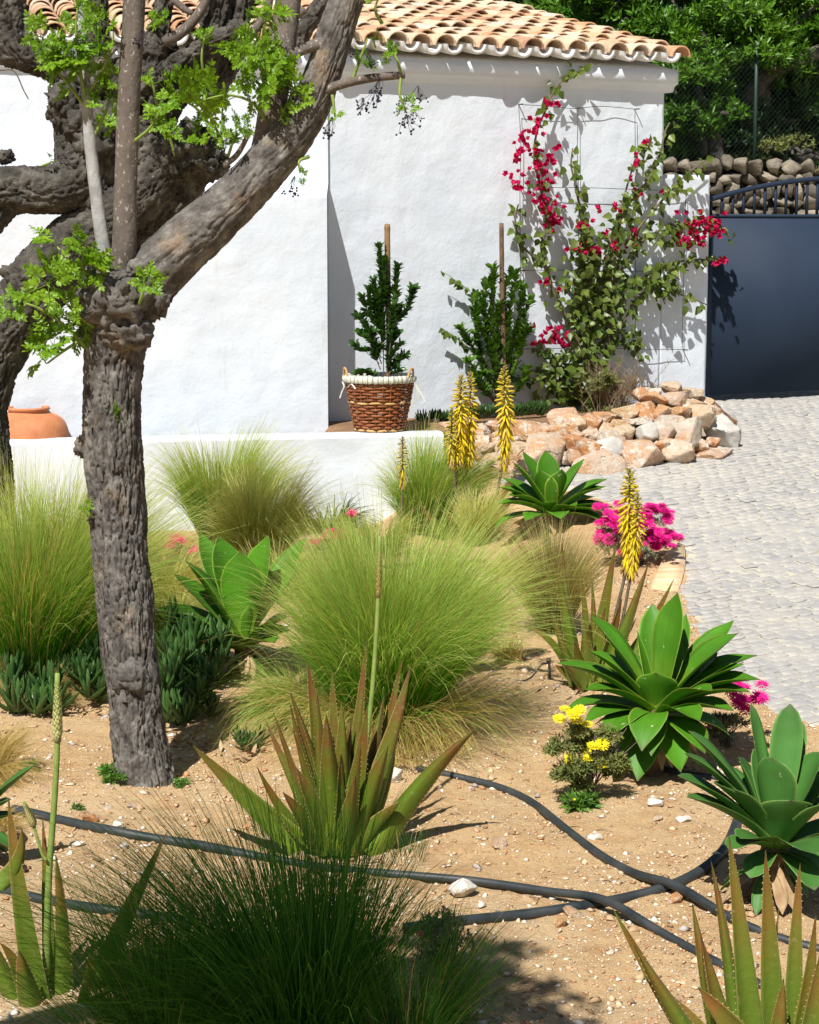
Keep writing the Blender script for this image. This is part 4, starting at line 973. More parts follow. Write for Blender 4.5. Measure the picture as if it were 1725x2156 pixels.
# --- tree standing left of the camera whose crown shades the foreground grass
st = Vector((-2.75, 3.3, gz(-2.75, 3.3)))
shade = thing('shade_tree', 'leafy tree beside the path shading the dark clump of grass', 'tree', st)
v, f = tube([st, st + Vector((.1, .05, 1.6)), st + Vector((.35, .1, 2.7)), st + Vector((.9, .2, 3.5)), st + Vector((1.6, -.2, 3.9))], [.13, .11, .10, .07, .03], 40, 20, barkdisp(5, .006)); part('trunk', v, f, MAT['bark'], shade)
SHC, SHR = (-1.22, 2.9, 3.0), (.9, .7, .45)
v, f = whorls(np.random.default_rng(5), 1500, SHC, SHR, .10, .016, 24); part('crown', v, f, MAT['melia'], shade, kind='stuff', smooth=False)
# ================================================================== PLANTS
def strap(base, tip, up=(0, 0, 1), width=.05, chan=.25, thick=.006, lift=.15, droop=0.0, prof='agave', n=14, m=3, side=None, wave=0.0, seed=0):
    """one fleshy leaf from base to tip: closed surface, Col = (t along, |u| across, seed)"""
    b = np.array(base, float); e = np.array(tip, float); L = np.linalg.norm(e - b); up = np.array(up, float)
    c1 = b + (e - b) * .5 + up * lift * L
    t = np.linspace(0, 1, n)[:, None]
    c = b * (1 - t) ** 2 + 2 * c1 * t * (1 - t) + e * t ** 2
    if droop: c = c - up * droop * L * np.clip((t - .72) / .28, 0, 1) ** 2
    tg = np.gradient(c, axis=0); tg /= np.linalg.norm(tg, axis=1)[:, None]
    d = e - b; rad = d - up * (d @ up)
    if np.linalg.norm(rad) < .15 * L: rad = rad + np.array([0, -.2 * L, 0])
    if side is None: side = np.cross(up, rad)
    side = np.array(side, float); side /= np.linalg.norm(side)
    nr = np.cross(side, tg); nr /= np.linalg.norm(nr, axis=1)[:, None]
    if nr[n // 3] @ (up - rad / np.linalg.norm(rad) * .6) < 0: nr = -nr
    tt = t[:, 0]
    if prof == 'agave':
        w = np.interp(tt, [0, .12, .3, .5, .65, .8, .92, .97, 1], [.58, .60, .80, .98, 1.0, .80, .36, .10, .012])
    elif prof == 'blunt':
        w = np.interp(tt, [0, .12, .3, .5, .7, .85, .94, .98, 1], [.5, .55, .74, .92, 1.0, .88, .55, .25, .03])
    elif prof == 'finger':
        w = np.interp(tt, [0, .1, .5, .85, 1], [.7, .9, 1, .75, .08])
    else:
        w = np.interp(tt, [0, .1, .3, .6, .85, 1], [1.0, 1.0, .90, .62, .30, .02])
    w = w * width / 2
    u = np.linspace(-1, 1, 2 * m + 1)
    ch = chan * (np.interp(tt, [0, .3, .8, 1], [1.2, 1.0, .8, .4]) if prof != 'finger' else 1)
    wv = wave * np.sin(tt * 9 + seed)[:, None] * np.abs(u)[None] * np.sign(u)[None] * width
    top = c[:, None] + side * (w[:, None] * u[None])[..., None] + nr[:, None] * ((ch if np.ndim(ch) else np.full(n, ch))[:, None] * w[:, None] * (u ** 2)[None] + wv)[..., None]
    th = thick * np.interp(tt, [0, .2, .8, 1], [1.3, 1, .6, .1])
    bot = top - nr[:, None] * (th[:, None] * (1 - u ** 2)[None] + .0004)[..., None]
    k = 2 * m + 1; V = np.vstack([top.reshape(-1, 3), bot.reshape(-1, 3)])
    f1 = grid_faces(n, k); nT = n * k
    i = np.arange(n - 1)
    e1 = np.stack([i * k, (i + 1) * k, (i + 1) * k + nT, i * k + nT], 1); e2 = np.stack([i * k + k - 1, i * k + k - 1 + nT, (i + 1) * k + k - 1 + nT, (i + 1) * k + k - 1], 1)
    cc = np.stack([np.repeat(tt[:, None], k, 1), np.repeat(np.abs(u)[None], n, 0), np.full((n, k), (seed * .37) % 1)], -1).reshape(-1, 3)
    return V, [f1, f1[:, ::-1] + nT, e1, e2], np.vstack([cc, cc]), (c, side, nr, w, tt)
def teeth(info, pitch=.018, size=.006):
    c, side, nr, w, tt = info; L = np.concatenate([[0], np.cumsum(np.linalg.norm(np.diff(c, axis=0), axis=1))]); q = []
    for s in np.arange(.02, L[-1] * .93, pitch):
        x = [np.interp(s, L, c[:, a]) for a in range(3)]; ww = np.interp(s, L, w); t_ = np.interp(s, L, tt)
        nn = nr[min(int(t_ * (len(c) - 1)), len(c) - 1)]; tg = np.cross(side, nn); tg /= np.linalg.norm(tg)
        for sg in (-1, 1):
            b = np.array(x) + side * sg * (ww - .0005) + nn * .2 * ww; h = size * rng.uniform(.7, 1.2)
            q.append(np.stack([b + tg * h * .5, b - tg * h * .5, b + side * sg * h + tg * h * .2, b - nn * h * .5]))
    if not q: return None
    V = np.array(q).reshape(-1, 3); i = np.arange(len(q)) * 4
    return V, [np.stack([i, i + 1, i + 2], 1), np.stack([i, i + 3, i + 2], 1), np.stack([i + 1, i + 3, i + 2], 1)], np.tile([.5, 1.0, 0], (len(V), 1))
def agave(name, label, cen, ground_px, d, tips, wpx, mat, prof='agave', zoom=None, trunk=True, group='agaves', lift=.13):
    k = d / F; C = P(cen[0], cen[1], d); gp = Vector((P(*ground_px, d).x, d, 0)); gp.z = gz(gp.x, gp.y)
    t = thing(name, label, 'agave', gp, group); up = (C - gp).normalized() * .3 + Vector((0, 0, .8)); up.normalize()
    for i, q in enumerate(tips):
        tx, ty, dd = q[:3]; w = (q[3] if len(q) > 3 else 1.0) * wpx * k * 1.28; lf = q[4] if len(q) > 4 else lift
        T = P(tx, ty, d + dd); rad = T - C; rad -= up * rad.dot(up); rad = rad.normalized() if rad.length > 1e-4 else Vector((0, -1, 0))
        hgt = (T - C).dot(up); b = C + rad * .022 + up * max(-.10, min(.03, hgt * .12 - .02))
        v, f, c_, _ = strap(b, T, up, w, .34 if hgt > 0 else .22, .010, lf, .06 if hgt < 0 else .0, prof, 18, 4, seed=i + 1, wave=.012)
        part('leaf', v, f, MAT[mat], t, c_)
    if trunk:
        v, f = tube([gp - Vector((0, 0, .05)), gp.lerp(C, .5), C + up * .01], [.055, .05, .05], 14, 16, lambda th, s, r: .008 * pn(np.stack([np.cos(th) * 3, np.sin(th) * 3, s * 40], -1))); part('stem', v, f, MAT['stake'], t)
        for i in range(11):                       # withered lowest leaves round the stem
            a = i * 2.399; b = gp.lerp(C, .3 + .55 * ((i * .37) % 1)); L = (.13 + .10 * ((i * .61) % 1)); T = b + Vector((math.cos(a) * L, math.sin(a) * L, -.0)); T.z = max(gz(T.x, T.y) + .012, b.z - L * .9)
            v, f, c_, _ = strap(b, T, (0, 0, 1), .055, .4, .006, .22, .05, prof, 10, 2, seed=40 + i, wave=.05); part('leaf', v, f, MAT[mat if i % 2 else 'straw'], t, c_)
    return t
def Z3(zx, zy): return 1169.4 + zx / 3.78, 1226.5 + zy / 3.78
def Z5(zx, zy): return 313.7 + zx / 4.447, 1083.9 + zy / 4.447
def Z2(zx, zy): return 1083.9 + zx / 4.32, 912.7 + zy / 4.32
def Z4(zx, zy): return 1369 + zx / 4.725, 1483 + zy / 4.725
def Z6(zx, zy): return 399.3 + zx / 2.749, 1340.6 + zy / 2.749
def Zl(zx, zy): return 862.5 + zx / 2, 1617 + zy / 2
def cv(fn, lst): return [(*fn(q[0], q[1]), *q[2:]) for q in lst]
dA3 = G(1370, 1628).y
agave('agave', 'large bright green agave rosette between the yellow daisies and the cobbles', Z3(810, 1010), (1372, 1628), dA3, cv(Z3, [
 (975, 75, .06, 1.05, .05), (770, 165, .24, .9, .02), (1042, 250, .24, .8, .02), (655, 385, -.02, .5, .0), (272, 255, .10, 1.05, .12), (262, 540, .02, 1.0, .16), (1422, 298, .24, .85, .06), (1462, 398, .06, 1.1, .14), (15, 640, .02, 1.0, .16), (95, 632, .18, .9, .12), (1598, 580, .14, 1.0, .16), (1500, 650, .02, .9, .14), (1632, 772, -.02, 1.1, .2), (240, 852, -.12, .95, .18), (62, 1000, .0, 1.05, .2), (232, 1088, -.16, .9, .2), (1550, 870, -.09, 1.0, .2), (1250, 858, -.2, .95, .22), (1422, 1022, -.13, 1.0, .2), (1148, 1105, -.27, .85, .28), (688, 1305, -.33, 1.0, .42), (800, 716, -.13, 1.1, .0), (378, 1240, -.26, .9, .3), (765, 1350, -.30, .7, .3), (1195, 1330, -.24, 1.0, .24), (1000, 1482, -.22, .9, .22), (655, 1550, -.2, .9, .2), (1400, 1195, -.08, .9, .2), (995, 430, .1, .8, .02), (1292, 560, .18, .9, .1), (480, 500, .22, .9, .08), (520, 1330, -.1, .9, .15), (320, 1100, .1, .9, .15), (1330, 1150, .1, .9, .15)]), 64, 'agave')
dA2 = G(520, 1420).y
agave('agave', 'broad leaved agave partly hidden by the pale trunk, pale specks on its leaves', Z5(890, 1210), (516, 1425), dA2, cv(Z5, [
 (340, 425, -.02, 1.15, .08), (238, 555, .12, .95, .05), (650, 195, .14, 1.1, .02), (855, 335, -.04, 1.1, .02), (1115, 195, .10, 1.2, .03), (1040, 290, .22, .9, .02), (1515, 418, .12, 1.1, .12), (940, 842, -.05, .4, .0), (45, 890, .06, 1.15, .16), (150, 1000, -.08, 1.2, .17), (70, 1025, .0, 1.1, .14), (75, 1320, -.2, 1.1, .2), (470, 148, .32, .8, .02), (1470, 208, .34, .8, .06), (1310, 955, -.05, 1.0, .16), (1180, 1200, -.18, .8, .2), (668, 1130, -.18, .6, .15), (1330, 1080, .05, 1.0, .15), (400, 1300, -.25, 1.0, .2)]), 66, 'agave')
dA1 = G(1160, 1120).y
agave('agave', 'dark green agave below the stone border beside the flowering aloes', Z2(330, 715), (1163, 1122), dA1, cv(Z2, [
 (-20, 255, .0, 1.0, .08), (75, 165, .12, .9, .04), (280, 150, .1, .9, .02), (428, 322, -.1, 1.0, .0), (632, 232, .06, 1.0, .05), (842, 412, .06, 1.0, .1), (835, 482, -.06, .8, .14), (728, 572, .12, .9, .12), (910, 682, .0, .9, .2), (822, 722, -.15, .9, .2), (812, 792, -.16, .9, .2), (-150, 490, .0, 1.0, .14), (-115, 400, .15, .9, .1), (-155, 640, -.08, 1.0, .18), (-190, 830, -.1, .8, .2), (250, 630, -.14, .8, .25), (420, 760, -.22, .9, .3), (100, 780, -.2, .9, .2), (230, 330, -.08, 1.1, .0), (560, 660, -.15, .9, .2), (-60, 560, -.12, .9, .16)]), 46, 'agave')
dA4 = G(1602, 1900).y
agave('agave', 'blue green blunt leaved agave with a short stem beside the crossing pipes', Z4(1260, 1380), (1602, 1900), dA4, cv(Z4, [
 (1005, -5, .12, .55, .04), (1395, -5, .12, .9, .02), (1492, 148, .2, .7, .02), (378, 262, .04, .95, .12), (345, 488, -.02, .9, .14), (1068, 412, .14, .9, .02), (880, 518, .05, 1.0, .04), (1218, 525, -.05, 1.35, .0), (1700, 470, .02, 1.5, .03), (272, 706, -.03, 1.0, .12), (640, 782, -.08, 1.0, .14), (368, 920, -.1, 1.0, .13), (1400, 955, -.16, 1.5, .0), (1645, 1490, -.26, 1.4, .22), (1760, 985, -.1, 1.3, .1), (1640, 1810, -.24, .9, .2), (905, 1335, -.2, .9, .15), (1850, 720, .15, 1.3, .08), (1950, 1250, 0, 1.3, .15), (1950, 420, .12, 1.2, .05), (780, 1440, -.2, .8, .2), (1780, 1640, -.1, 1.2, .15), (1000, 1700, -.15, .8, .2), (700, 600, .12, 1.0, .12), (820, 840, -.12, .9, .12)]), 62, 'agaveblue', 'blunt')
dA5 = G(-60, 1830).y
agave('agave', 'grey green agave with only its leaf tips showing beside the dry grass', (-75, 1735), (-75, 1830), dA5, [(76, 1608, .0, 1.0, .05), (24, 1682, -.05, 1.0, .1), (36, 1713, .02, .7, .12), (36, 1790, -.08, .8, .2), (-160, 1600, 0), (-60, 1560, .1), (-200, 1700, .1), (-180, 1800, -.1), (-40, 1850, -.2), (-120, 1640, -.12)], 46, 'agaveblue')

def aloe(name, label, base, d, tips, wpx, mat='aloe', group='aloes', tooth=.0065, prof='aloe'):
    k = d / F; B = P(base[0], base[1], d); gp = Vector((B.x, d, gz(B.x, d))); t = thing(name, label, 'aloe', gp, group)
    for i, q in enumerate(tips):
        tx, ty = q[:2]; dd = q[2] if len(q) > 2 else [-.06, .05, .1, -.02, .02][i % 5]; w = (q[3] if len(q) > 3 else 1) * wpx * k * 1.22; lf = q[4] if len(q) > 4 else -.06
        bx = base[0] + (q[5] if len(q) > 5 else (tx - base[0]) * .24); by = q[6] if len(q) > 6 else base[1] + 14 - abs(i % 3) * 6
        b = P(bx, by, d + dd * .3); T = P(tx, ty, d + dd)
        dirx = np.array(T - b); sd = np.cross(dirx, [0, -1, .15]); sd = np.array(sd) + np.array([0, rng.normal() * .6 * np.linalg.norm(sd), 0])
        v, f, c_, info = strap(b, T, np.array([rng.normal() * .35, rng.normal() * .5, 1]), w, .5, .02 * w / .06, lf + rng.normal() * .07, 0, 'aloe', 18, 3, side=sd, seed=i + 1)
        lst = [(v, f, c_)]; tt_ = teeth(info, tooth * 2.8, tooth * .62)
        if tt_: lst.append(tt_)
        v, f, c_ = merge(lst); part('leaf', v, f, MAT[mat], t, c_)
    v, f = tube([gp - Vector((0, 0, .04)), B - Vector((0, 0, .01)), B + Vector((0, 0, .05))], [.05, .05, .03], 8, 12); part('stem', v, f, MAT['straw'], t)
    return t
dL1 = G(708, 1792).y
L1 = aloe('aloe', 'red tinged aloe with one leaf reaching right above the pipe', (712, 1782), dL1, [(*Z6(*q[:2]), *q[2:]) for q in [
 (685, 145, .12, 1.1), (825, 195, .16, .9), (1025, 30, .22, .9, -.06), (1012, 285, .14, .6), (1228, 128, .14, .8), (1278, 178, .02, 1.35), (582, 325, .0, 1.2, -.12), (580, 383, -.05, .7), (700, 282, .18, .7), (482, 428, .06, .6, -.1), (790, 448, -.14, 1.3), (1030, 393, -.04, 1.2), (1655, 538, -.08, 1.2, -.04), (20, 630, -.06, 1.2, -.05), (388, 748, -.05, .8), (530, 585, -.12, .8), (600, 540, -.1, .7), (875, 680, -.16, .7), (992, 640, -.16, .8), (1215, 955, -.1, 1.1, .1), (440, 480, .1, .8, -.12), (1000, 555, .05, .8), (1085, 800, -.02, 1.4), (1190, 540, .1, 1.2), (660, 620, .12, .9), (930, 470, .12, 1.0), (740, 330, -.02, 1.1, .04), (1130, 330, .1, 1.2, -.1), (1150, 620, -.12, 1.3, .1), (620, 760, -.16, 1.1, .06), (960, 800, -.2, 1.0, .1), (540, 900, -.18, 1.0, .1), (880, 380, .02, 1.2, -.08)]], 40)
dL2 = G(1232, 1450).y
L2a = aloe('aloe', 'brown tinged aloe with two yellow flower spikes behind the large agave', (1238, 1432), dL2, [(1183, 1134, .05, .9), (1167, 1167, -.03, .9), (1223, 1202, .08, .7), (1246, 1214, .1, .7), (1298, 1141, .08, 1.2, 0), (1366, 1186, .02, 1.0, -.1), (1419, 1219, .05, .9, -.12), (1105, 1318, -.05, .7, .18), (1163, 1288, -.06, .8, -.1), (1243, 1312, -.12, .7, .22), (1275, 1280, .0, 1.3), (1210, 1350, -.12, 1.1), (1310, 1260, -.04, 1.2), (1190, 1390, -.15, 1.2), (1340, 1300, .1, 1.0), (1230, 1300, -.05, 1.2), (1170, 1400, .0, 1.0)], 30, 'aloe')
dL3 = G(968, 1128).y
L3 = aloe('aloe', 'straw coloured aloe with tall yellow flower spikes in front of the stone border', (965, 1126), dL3, [(865, 1033, .0, .7), (912, 1013, .05, 1.0), (937, 1041, -.05, .5, .2), (988, 1063, -.08, .5), (1020, 1049, -.1, 1.2, -.04, 22), (1038, 1045, .0, 1.0, -.05, 30), (1086, 995, .05, 1.4, -.03, 40), (1072, 1112, -.1, .9, -.05, 40), (1088, 1118, -.14, .9, -.03, 45), (885, 1060, -.1, 1.0), (955, 1045, .05, 1.4), (970, 1050, .0, 1.2), (1004, 1040, .1, 1.0, 0, 20), (940, 1075, -.1, 1.0), (1100, 1060, .1, 1.1, -.05, 40)], 22, 'aloe', tooth=.004)
dL4 = G(105, 2095).y
L4 = aloe('aloe', 'green aloe with a closed pale flower bud growing by the lower pipe', (110, 2180), dL4, [(18, 1680, -.04, .95, -.03, -6), (90, 1718, .08, .6, 0, 4), (46, 1742, -.1, .8, -.25, -110, 1860), (353, 1750, .1, .8, -.1, 60), (291, 1850, .03, .8, -.08, 50), (118, 1800, -.02, .8, 0, 18), (0, 1985, -.12, .8, .2, -30), (40, 2000, -.15, 1.0, .1, -20), (-60, 1900, .0, .9), (200, 1960, -.1, .7, -.1, 30)], 52, 'aloegreen')
dL5 = G(1590, 2330).y
L5 = aloe('aloe', 'spiny aloe with upright brown edged leaves under the blue green agave', (1600, 2300), dL5, [(1290, 1912, -.02, .75, -.06, -60), (1335, 1990, -.08, .85, -.05, -70), (1457, 1898, .02, .95, -.05, -40), (1478, 1976, -.05, 1.2, 0, -55), (1497, 1812, .10, .6, -.02, -35), (1535, 1758, .02, 1.0, -.04, -10), (1612, 1790, .05, 1.05, -.04, 40), (1685, 1817, .02, .8, -.02, 70), (1640, 1912, .14, .5, -.1, -40), (1718, 1925, -.05, 1.0, -.1, 60), (1470, 2080, -.12, 1.3, .2, 40), (1560, 1990, .12, 1.0, 0, 0), (1650, 2060, -.1, 1.0, 0, 30), (1730, 2000, -.05, 1.0, 0, 80), (1760, 1880, .1, .9, -.05, 90), (1420, 2100, .05, .9, -.1, -40)], 54, 'aloegreen')

# --- aloe flower spikes
def spike(parent, stalk, d, head, wid, n, colors, w0=10, w1=5, seed=0, open_frac=.55, tight=1.0, dz=0.0):
    """stalk: pixels from base to tip; head: (t0, t1) part of the stalk carrying florets"""
    pts = [P(x, y, d + dz) for x, y in stalk]; k = d / F
    v, f = tube(pts, np.linspace(w0, w1, len(pts)) / 2 * k, 24, 8); st = part('flower_stalk', v, f, MAT['stake' if colors == 'dry' else 'woodstem'], parent)
    c = spline([list(p) for p in pts], 200); r = np.random.default_rng(seed); q = []
    a = np.linspace(0, 2 * np.pi, 5, endpoint=False)
    for i in range(n):
        t = i / (n - 1); s = head[0] + (head[1] - head[0]) * t; p = c[int(s * 199)]
        ang = i * 2.399 + r.normal() * .2
        rad = np.array([math.cos(ang), math.sin(ang), 0])
        young = np.clip((t - open_frac) / (1 - open_frac), 0, 1)
        el = np.interp(t, [0, .35, open_frac, .8, 1], [-1.25, -1.05, -.45, .2, .9]) + r.normal() * .1
        if t < .06: el = -1.35
        L = wid * k * np.interp(t, [0, .1, .5, .8, 1], [.60, .72, .62, .42, .14]) * tight * r.uniform(.85, 1.1)
        dr = rad * math.cos(el) + np.array([0, 0, math.sin(el)])
        b = p + rad * wid * k * .06; e2 = np.cross(dr, rad + [0, 0, .3]); e2 /= np.linalg.norm(e2); e1 = np.cross(e2, dr)
        R0 = L * np.interp(t, [0, .6, 1], [.092, .10, .2])
        rows = []
        for tt_, rr in ((0, .55), (.35, 1.0), (.75, .95), (1.0, .45)):
            rows.append(b + dr * L * tt_ - np.array([0, 0, 1]) * .06 * L * tt_ ** 2 * 2 + R0 * rr * (np.cos(a)[:, None] * e1 + np.sin(a)[:, None] * e2))
        base_c = np.array(colors[0]) * (1 - young) + np.array(colors[1]) * young; tipc = base_c * np.array([.95, .85, .6]) if r.random() < .7 else np.array([.62, .40, .16])
        if t < .1 and r.random() < .5: base_c = np.array([.55, .38, .2])
        cc = np.vstack([np.tile(base_c * (1 - x) + tipc * x, (5, 1)) for x in (0, .2, .5, 1)]) * r.uniform(.85, 1.1)
        q.append((np.vstack(rows), [grid_faces(4, 5, True), (np.arange(5) + 15)[None]], cc))
    v, f, cc = merge(q); part('florets', v, f, MAT['floret'], st, cc, kind='stuff')
YEL = ((.84, .66, .02), (.50, .44, .05)); OLV = ((.68, .58, .05), (.36, .34, .06))
spike(L3, [(957, 1095), (960, 1020), (966, 930), (972, 790)], dL3 + .02, (.44, 1.0), 40, 130, YEL, 8, 4, 1)
spike(L3, [(969, 1095), (982, 1000), (989, 930), (991, 784)], dL3 + .10, (.42, 1.0), 36, 130, YEL, 7, 4, 2)
spike(L3, [(960, 1090), (957, 1010), (950, 950), (952, 858)], dL3 - .05, (.5, 1.0), 26, 80, OLV, 6, 3, 3, .3)
spike(L3, [(1036, 1100), (1048, 1035), (1064, 930), (1062, 772)], dL3 + .15, (.42, 1.0), 40, 140, YEL, 8, 4, 4)
spike(L3, [(846, 1090), (847, 1040), (848, 980), (848, 918)], dL3 - .1, (.42, 1.0), 24, 80, OLV, 5, 3, 5, .2)
spike(L2a, [(1275, 1400), (1295, 1300), (1320, 1190), (1325, 1090), (1326, 986)], dL2 + .06, (.52, 1.0), 46, 150, YEL, 9, 4, 6)
spike(L2a, [(1290, 1400), (1310, 1310), (1332, 1190), (1342, 1110), (1343, 1038)], dL2 + .0, (.54, 1.0), 34, 110, YEL, 8, 4, 7)
def budspike(parent, stalk, d, w0, w1, headt, headw, seed, col_=(.66, .66, .28)):
    pts = [P(x, y, d) for x, y in stalk]; k = d / F
    v, f = tube(pts, np.linspace(w0, w1, len(pts)) / 2 * k, 30, 10); st = part('flower_stalk', v, f, MAT['stem'], parent)
    c = spline([list(p) for p in pts], 200); r = np.random.default_rng(seed); q = []; n = 150
    for i in range(n):
        t = i / (n - 1); p = c[min(199, int((headt + (1 - headt) * t) * 199))]; ang = i * 2.399; env = headw / 2 * k * np.interp(t, [0, .12, .4, .85, 1], [.55, 1, .95, .55, .15])
        rad = np.array([math.cos(ang), math.sin(ang), 0]); L = env * .95; dr = rad * .35 + np.array([0, 0, .94]); dr /= np.linalg.norm(dr)
        e2 = np.cross(dr, rad); e2 /= np.linalg.norm(e2); e1 = np.cross(e2, dr); b = p + rad * env * .62; w = env * .34
        v = np.stack([b - dr * L * .5, b + e2 * w, b + dr * L * .7 + rad * env * .05, b - e2 * w, b + rad * env * .38])
        q.append((v, [np.array([[0, 1, 4], [1, 2, 4], [2, 3, 4], [3, 0, 4]])], np.tile(np.array(col_) * r.uniform(.8, 1.2), (5, 1)) * np.array([[.8], [1], [1.1], [1], [1.15]])))
    v, f = tube([Vector(c[int(headt * 199)]), Vector(c[-1])], [headw * .36 * k, headw * .1 * k], 10, 10); q.append((v, f, np.tile(np.array(col_) * .7, (len(v), 1))))
    v, f, cc = merge(q); part('buds', v, f, MAT['floret'], st, cc, kind='stuff')
budspike(L4, [(98, 2050), (100, 1950), (104, 1830), (114, 1700), (121, 1570), (121, 1418)], dL4 - .02, 17, 11, .78, 24, 1)
budspike(L4, [(98, 1812), (88, 1795), (76, 1755), (68, 1730), (50, 1688)], dL4 - .04, 7, 7, .6, 20, 2, (.55, .50, .2))
budspike(L1, [(750, 1700), (772, 1560), (786, 1430), (796, 1270), (800, 1130)], dL1 + .10, 12, 8, .78, 15, 3, (.50, .40, .12))

# --- feather grasses
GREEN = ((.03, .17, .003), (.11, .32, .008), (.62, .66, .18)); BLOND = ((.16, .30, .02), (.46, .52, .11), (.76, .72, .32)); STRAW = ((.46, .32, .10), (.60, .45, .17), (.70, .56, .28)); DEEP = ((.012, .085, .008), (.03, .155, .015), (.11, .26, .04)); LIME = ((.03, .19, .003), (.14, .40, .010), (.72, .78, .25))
def grass(name, label, px, py, hpx, n, rpx, spread, pal, lean=(0, 0), droop=.5, seed=0, width=.0022, group='feather grass clumps', straw=.12, skirt=0.0, d=None, nseg=8, minL=.5, flop=1.0):
    g = G(px, py) if d is None else None
    if g is None: p0 = P(px, py, d); g = Vector((p0.x, d, gz(p0.x, d)))
    d = g.y; k = d / F; H = hpx * k; r = np.random.default_rng(seed)
    nt_ = max(12, n // 110); tuft = r.integers(nt_, size=n)
    tph = r.uniform(0, 2 * np.pi, nt_); trr = np.sqrt(r.random(nt_)); tth = spread * r.random(nt_) ** .8; tl = r.uniform(.72, 1.08, nt_)
    ph = tph[tuft] + r.normal(size=n) * .30; rr = rpx * k * np.clip(trr[tuft] + r.normal(size=n) * .12, 0, 1.2); th = np.abs(tth[tuft] + r.normal(size=n) * .09 * (.4 + spread))
    sk = r.random(n) < skirt; th = np.where(sk, r.uniform(.75, 1.1, n), th)
    bx = g.x + rr * np.cos(ph); by = g.y + rr * np.sin(ph); bz = ground_np(bx, by)
    L = H * r.uniform(minL, 1.0, n) ** .7 * 1.1 * tl[tuft]; L = np.where(sk, L * .75, L)
    az = ph + r.normal(size=n) * .5
    ux, uy = np.cos(az), np.sin(az)
    t = np.linspace(0, 1, nseg)[None]
    cur = (droop * r.uniform(.3, 1.3, n) * (.25 + th))[:, None] * flop
    ang = th[:, None] + cur * t ** 2.3 * 3.2                        # angle from vertical grows along the blade
    ang = np.minimum(ang, 2.5)
    ds = (L / (nseg - 1))[:, None]
    wob = r.normal(size=(n, 1)) * .25 * t ** 1.5
    hx = np.cumsum(np.sin(ang) * ds, 1) - np.sin(ang[:, :1]) * ds; hz = np.cumsum(np.cos(ang) * ds, 1) - np.cos(ang[:, :1]) * ds
    X_ = bx[:, None] + hx * ux[:, None] - wob * uy[:, None] * ds * 2 + lean[0] * L[:, None] * t ** 2; Y_ = by[:, None] + hx * uy[:, None] + wob * ux[:, None] * ds * 2 + lean[1] * L[:, None] * t ** 2
    Z_ = bz[:, None] + hz - .0; Z_ = np.maximum(Z_, (g.z + .012) + .02 * r.random(n)[:, None])
    c = np.stack([X_, Y_, Z_], -1)
    w = width * r.uniform(.7, 1.3, n)[:, None] * np.interp(t, [0, .3, .8, 1], [1, 1, .7, .15])
    sd = r.normal(size=(n, 1, 3)); sd[..., 1] *= .35; sd[..., 2] *= .3; sd /= np.linalg.norm(sd, axis=-1)[..., None]
    V = np.stack([c - sd * w[..., None] / 2, c + sd * w[..., None] / 2], 2).reshape(-1, 3)
    f = grid_faces(nseg, 2)
    Fc = (f[None] + (np.arange(n) * nseg * 2)[:, None, None]).reshape(-1, 4)
    a, b, e = [np.array(q) for q in pal]; tt = t[..., None]
    base = np.where(tt < .5, a * (1 - tt * 2) + b * tt * 2, b * (2 - tt * 2) + e * (tt * 2 - 1))
    base = np.repeat(base, n, 0) * r.uniform(.7, 1.25, (n, 1, 1))
    isw = (r.random(n) < straw) | (sk & (r.random(n) < .75)); s1 = np.array(STRAW[1]) * r.uniform(.7, 1.2, (n, 1, 1))
    base = np.where(isw[:, None, None], s1 * np.ones_like(base), base)
    C_ = np.repeat(base[:, :, None], 2, 2).reshape(-1, 3)
    return solo(name, V, Fc, MAT['grass'], g, label, 'grass clump', group, cols=C_, smooth=False)
grass('feather_grass_clump', 'wide green feather grass between the red tinged aloe and the broad leaved agave', 815, 1545, 500, 12000, 70, .47, LIME, (.04, 0), .52, 1, skirt=.10, width=.0024)
grass('feather_grass_clump', 'lower tuft of drooping grass left of the red tinged aloe', 640, 1530, 185, 2200, 34, .9, LIME, (-.25, 0), .9, 12, straw=.3, width=.0024)
grass('feather_grass_clump', 'tall green feather grass around the foot of the gnarled tree', 80, 1440, 490, 5200, 62, .5, GREEN, (.12, 0), .4, 2, straw=.15, width=.0026)
grass('feather_grass_clump', 'tall green feather grass behind the trunk at the planter wall', 150, 1400, 420, 2600, 40, .45, LIME, (.05, 0), .4, 13, straw=.25, width=.0028)
grass('feather_grass_clump', 'upright green feather grass before the white planter wall', 470, 1165, 275, 3600, 34, .42, GREEN, (.10, 0), .5, 3, width=.003)
grass('feather_grass_clump', 'blond feather grass leaning right before the white planter wall', 545, 1215, 250, 3200, 34, .42, BLOND, (.12, 0), .6, 4, width=.003)
grass('feather_grass_clump', 'feather grass growing among the yellow flower spikes', 900, 1120, 205, 3000, 34, .5, GREEN, (.12, 0), .5, 5, width=.003)
grass('feather_grass_clump', 'blond low grass in front of the flower spikes', 1000, 1150, 130, 1200, 30, .5, BLOND, (.1, 0), .5, 14, width=.003)
grass('feather_grass_clump', 'narrow blond feather grass left of the brown tinged aloe', 1165, 1335, 245, 2600, 26, .40, ((.10, .17, .02), (.26, .28, .07), (.52, .44, .22)), (.02, 0), .45, 6, straw=.3, width=.0028)
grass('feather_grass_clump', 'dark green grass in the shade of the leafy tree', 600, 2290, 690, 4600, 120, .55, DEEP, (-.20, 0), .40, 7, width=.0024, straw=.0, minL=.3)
grass('feather_grass_clump', 'dark green grass leaning over the green aloe with the closed bud', 330, 2330, 560, 1700, 90, .62, DEEP, (-.14, 0), .42, 17, width=.0022, straw=.03)
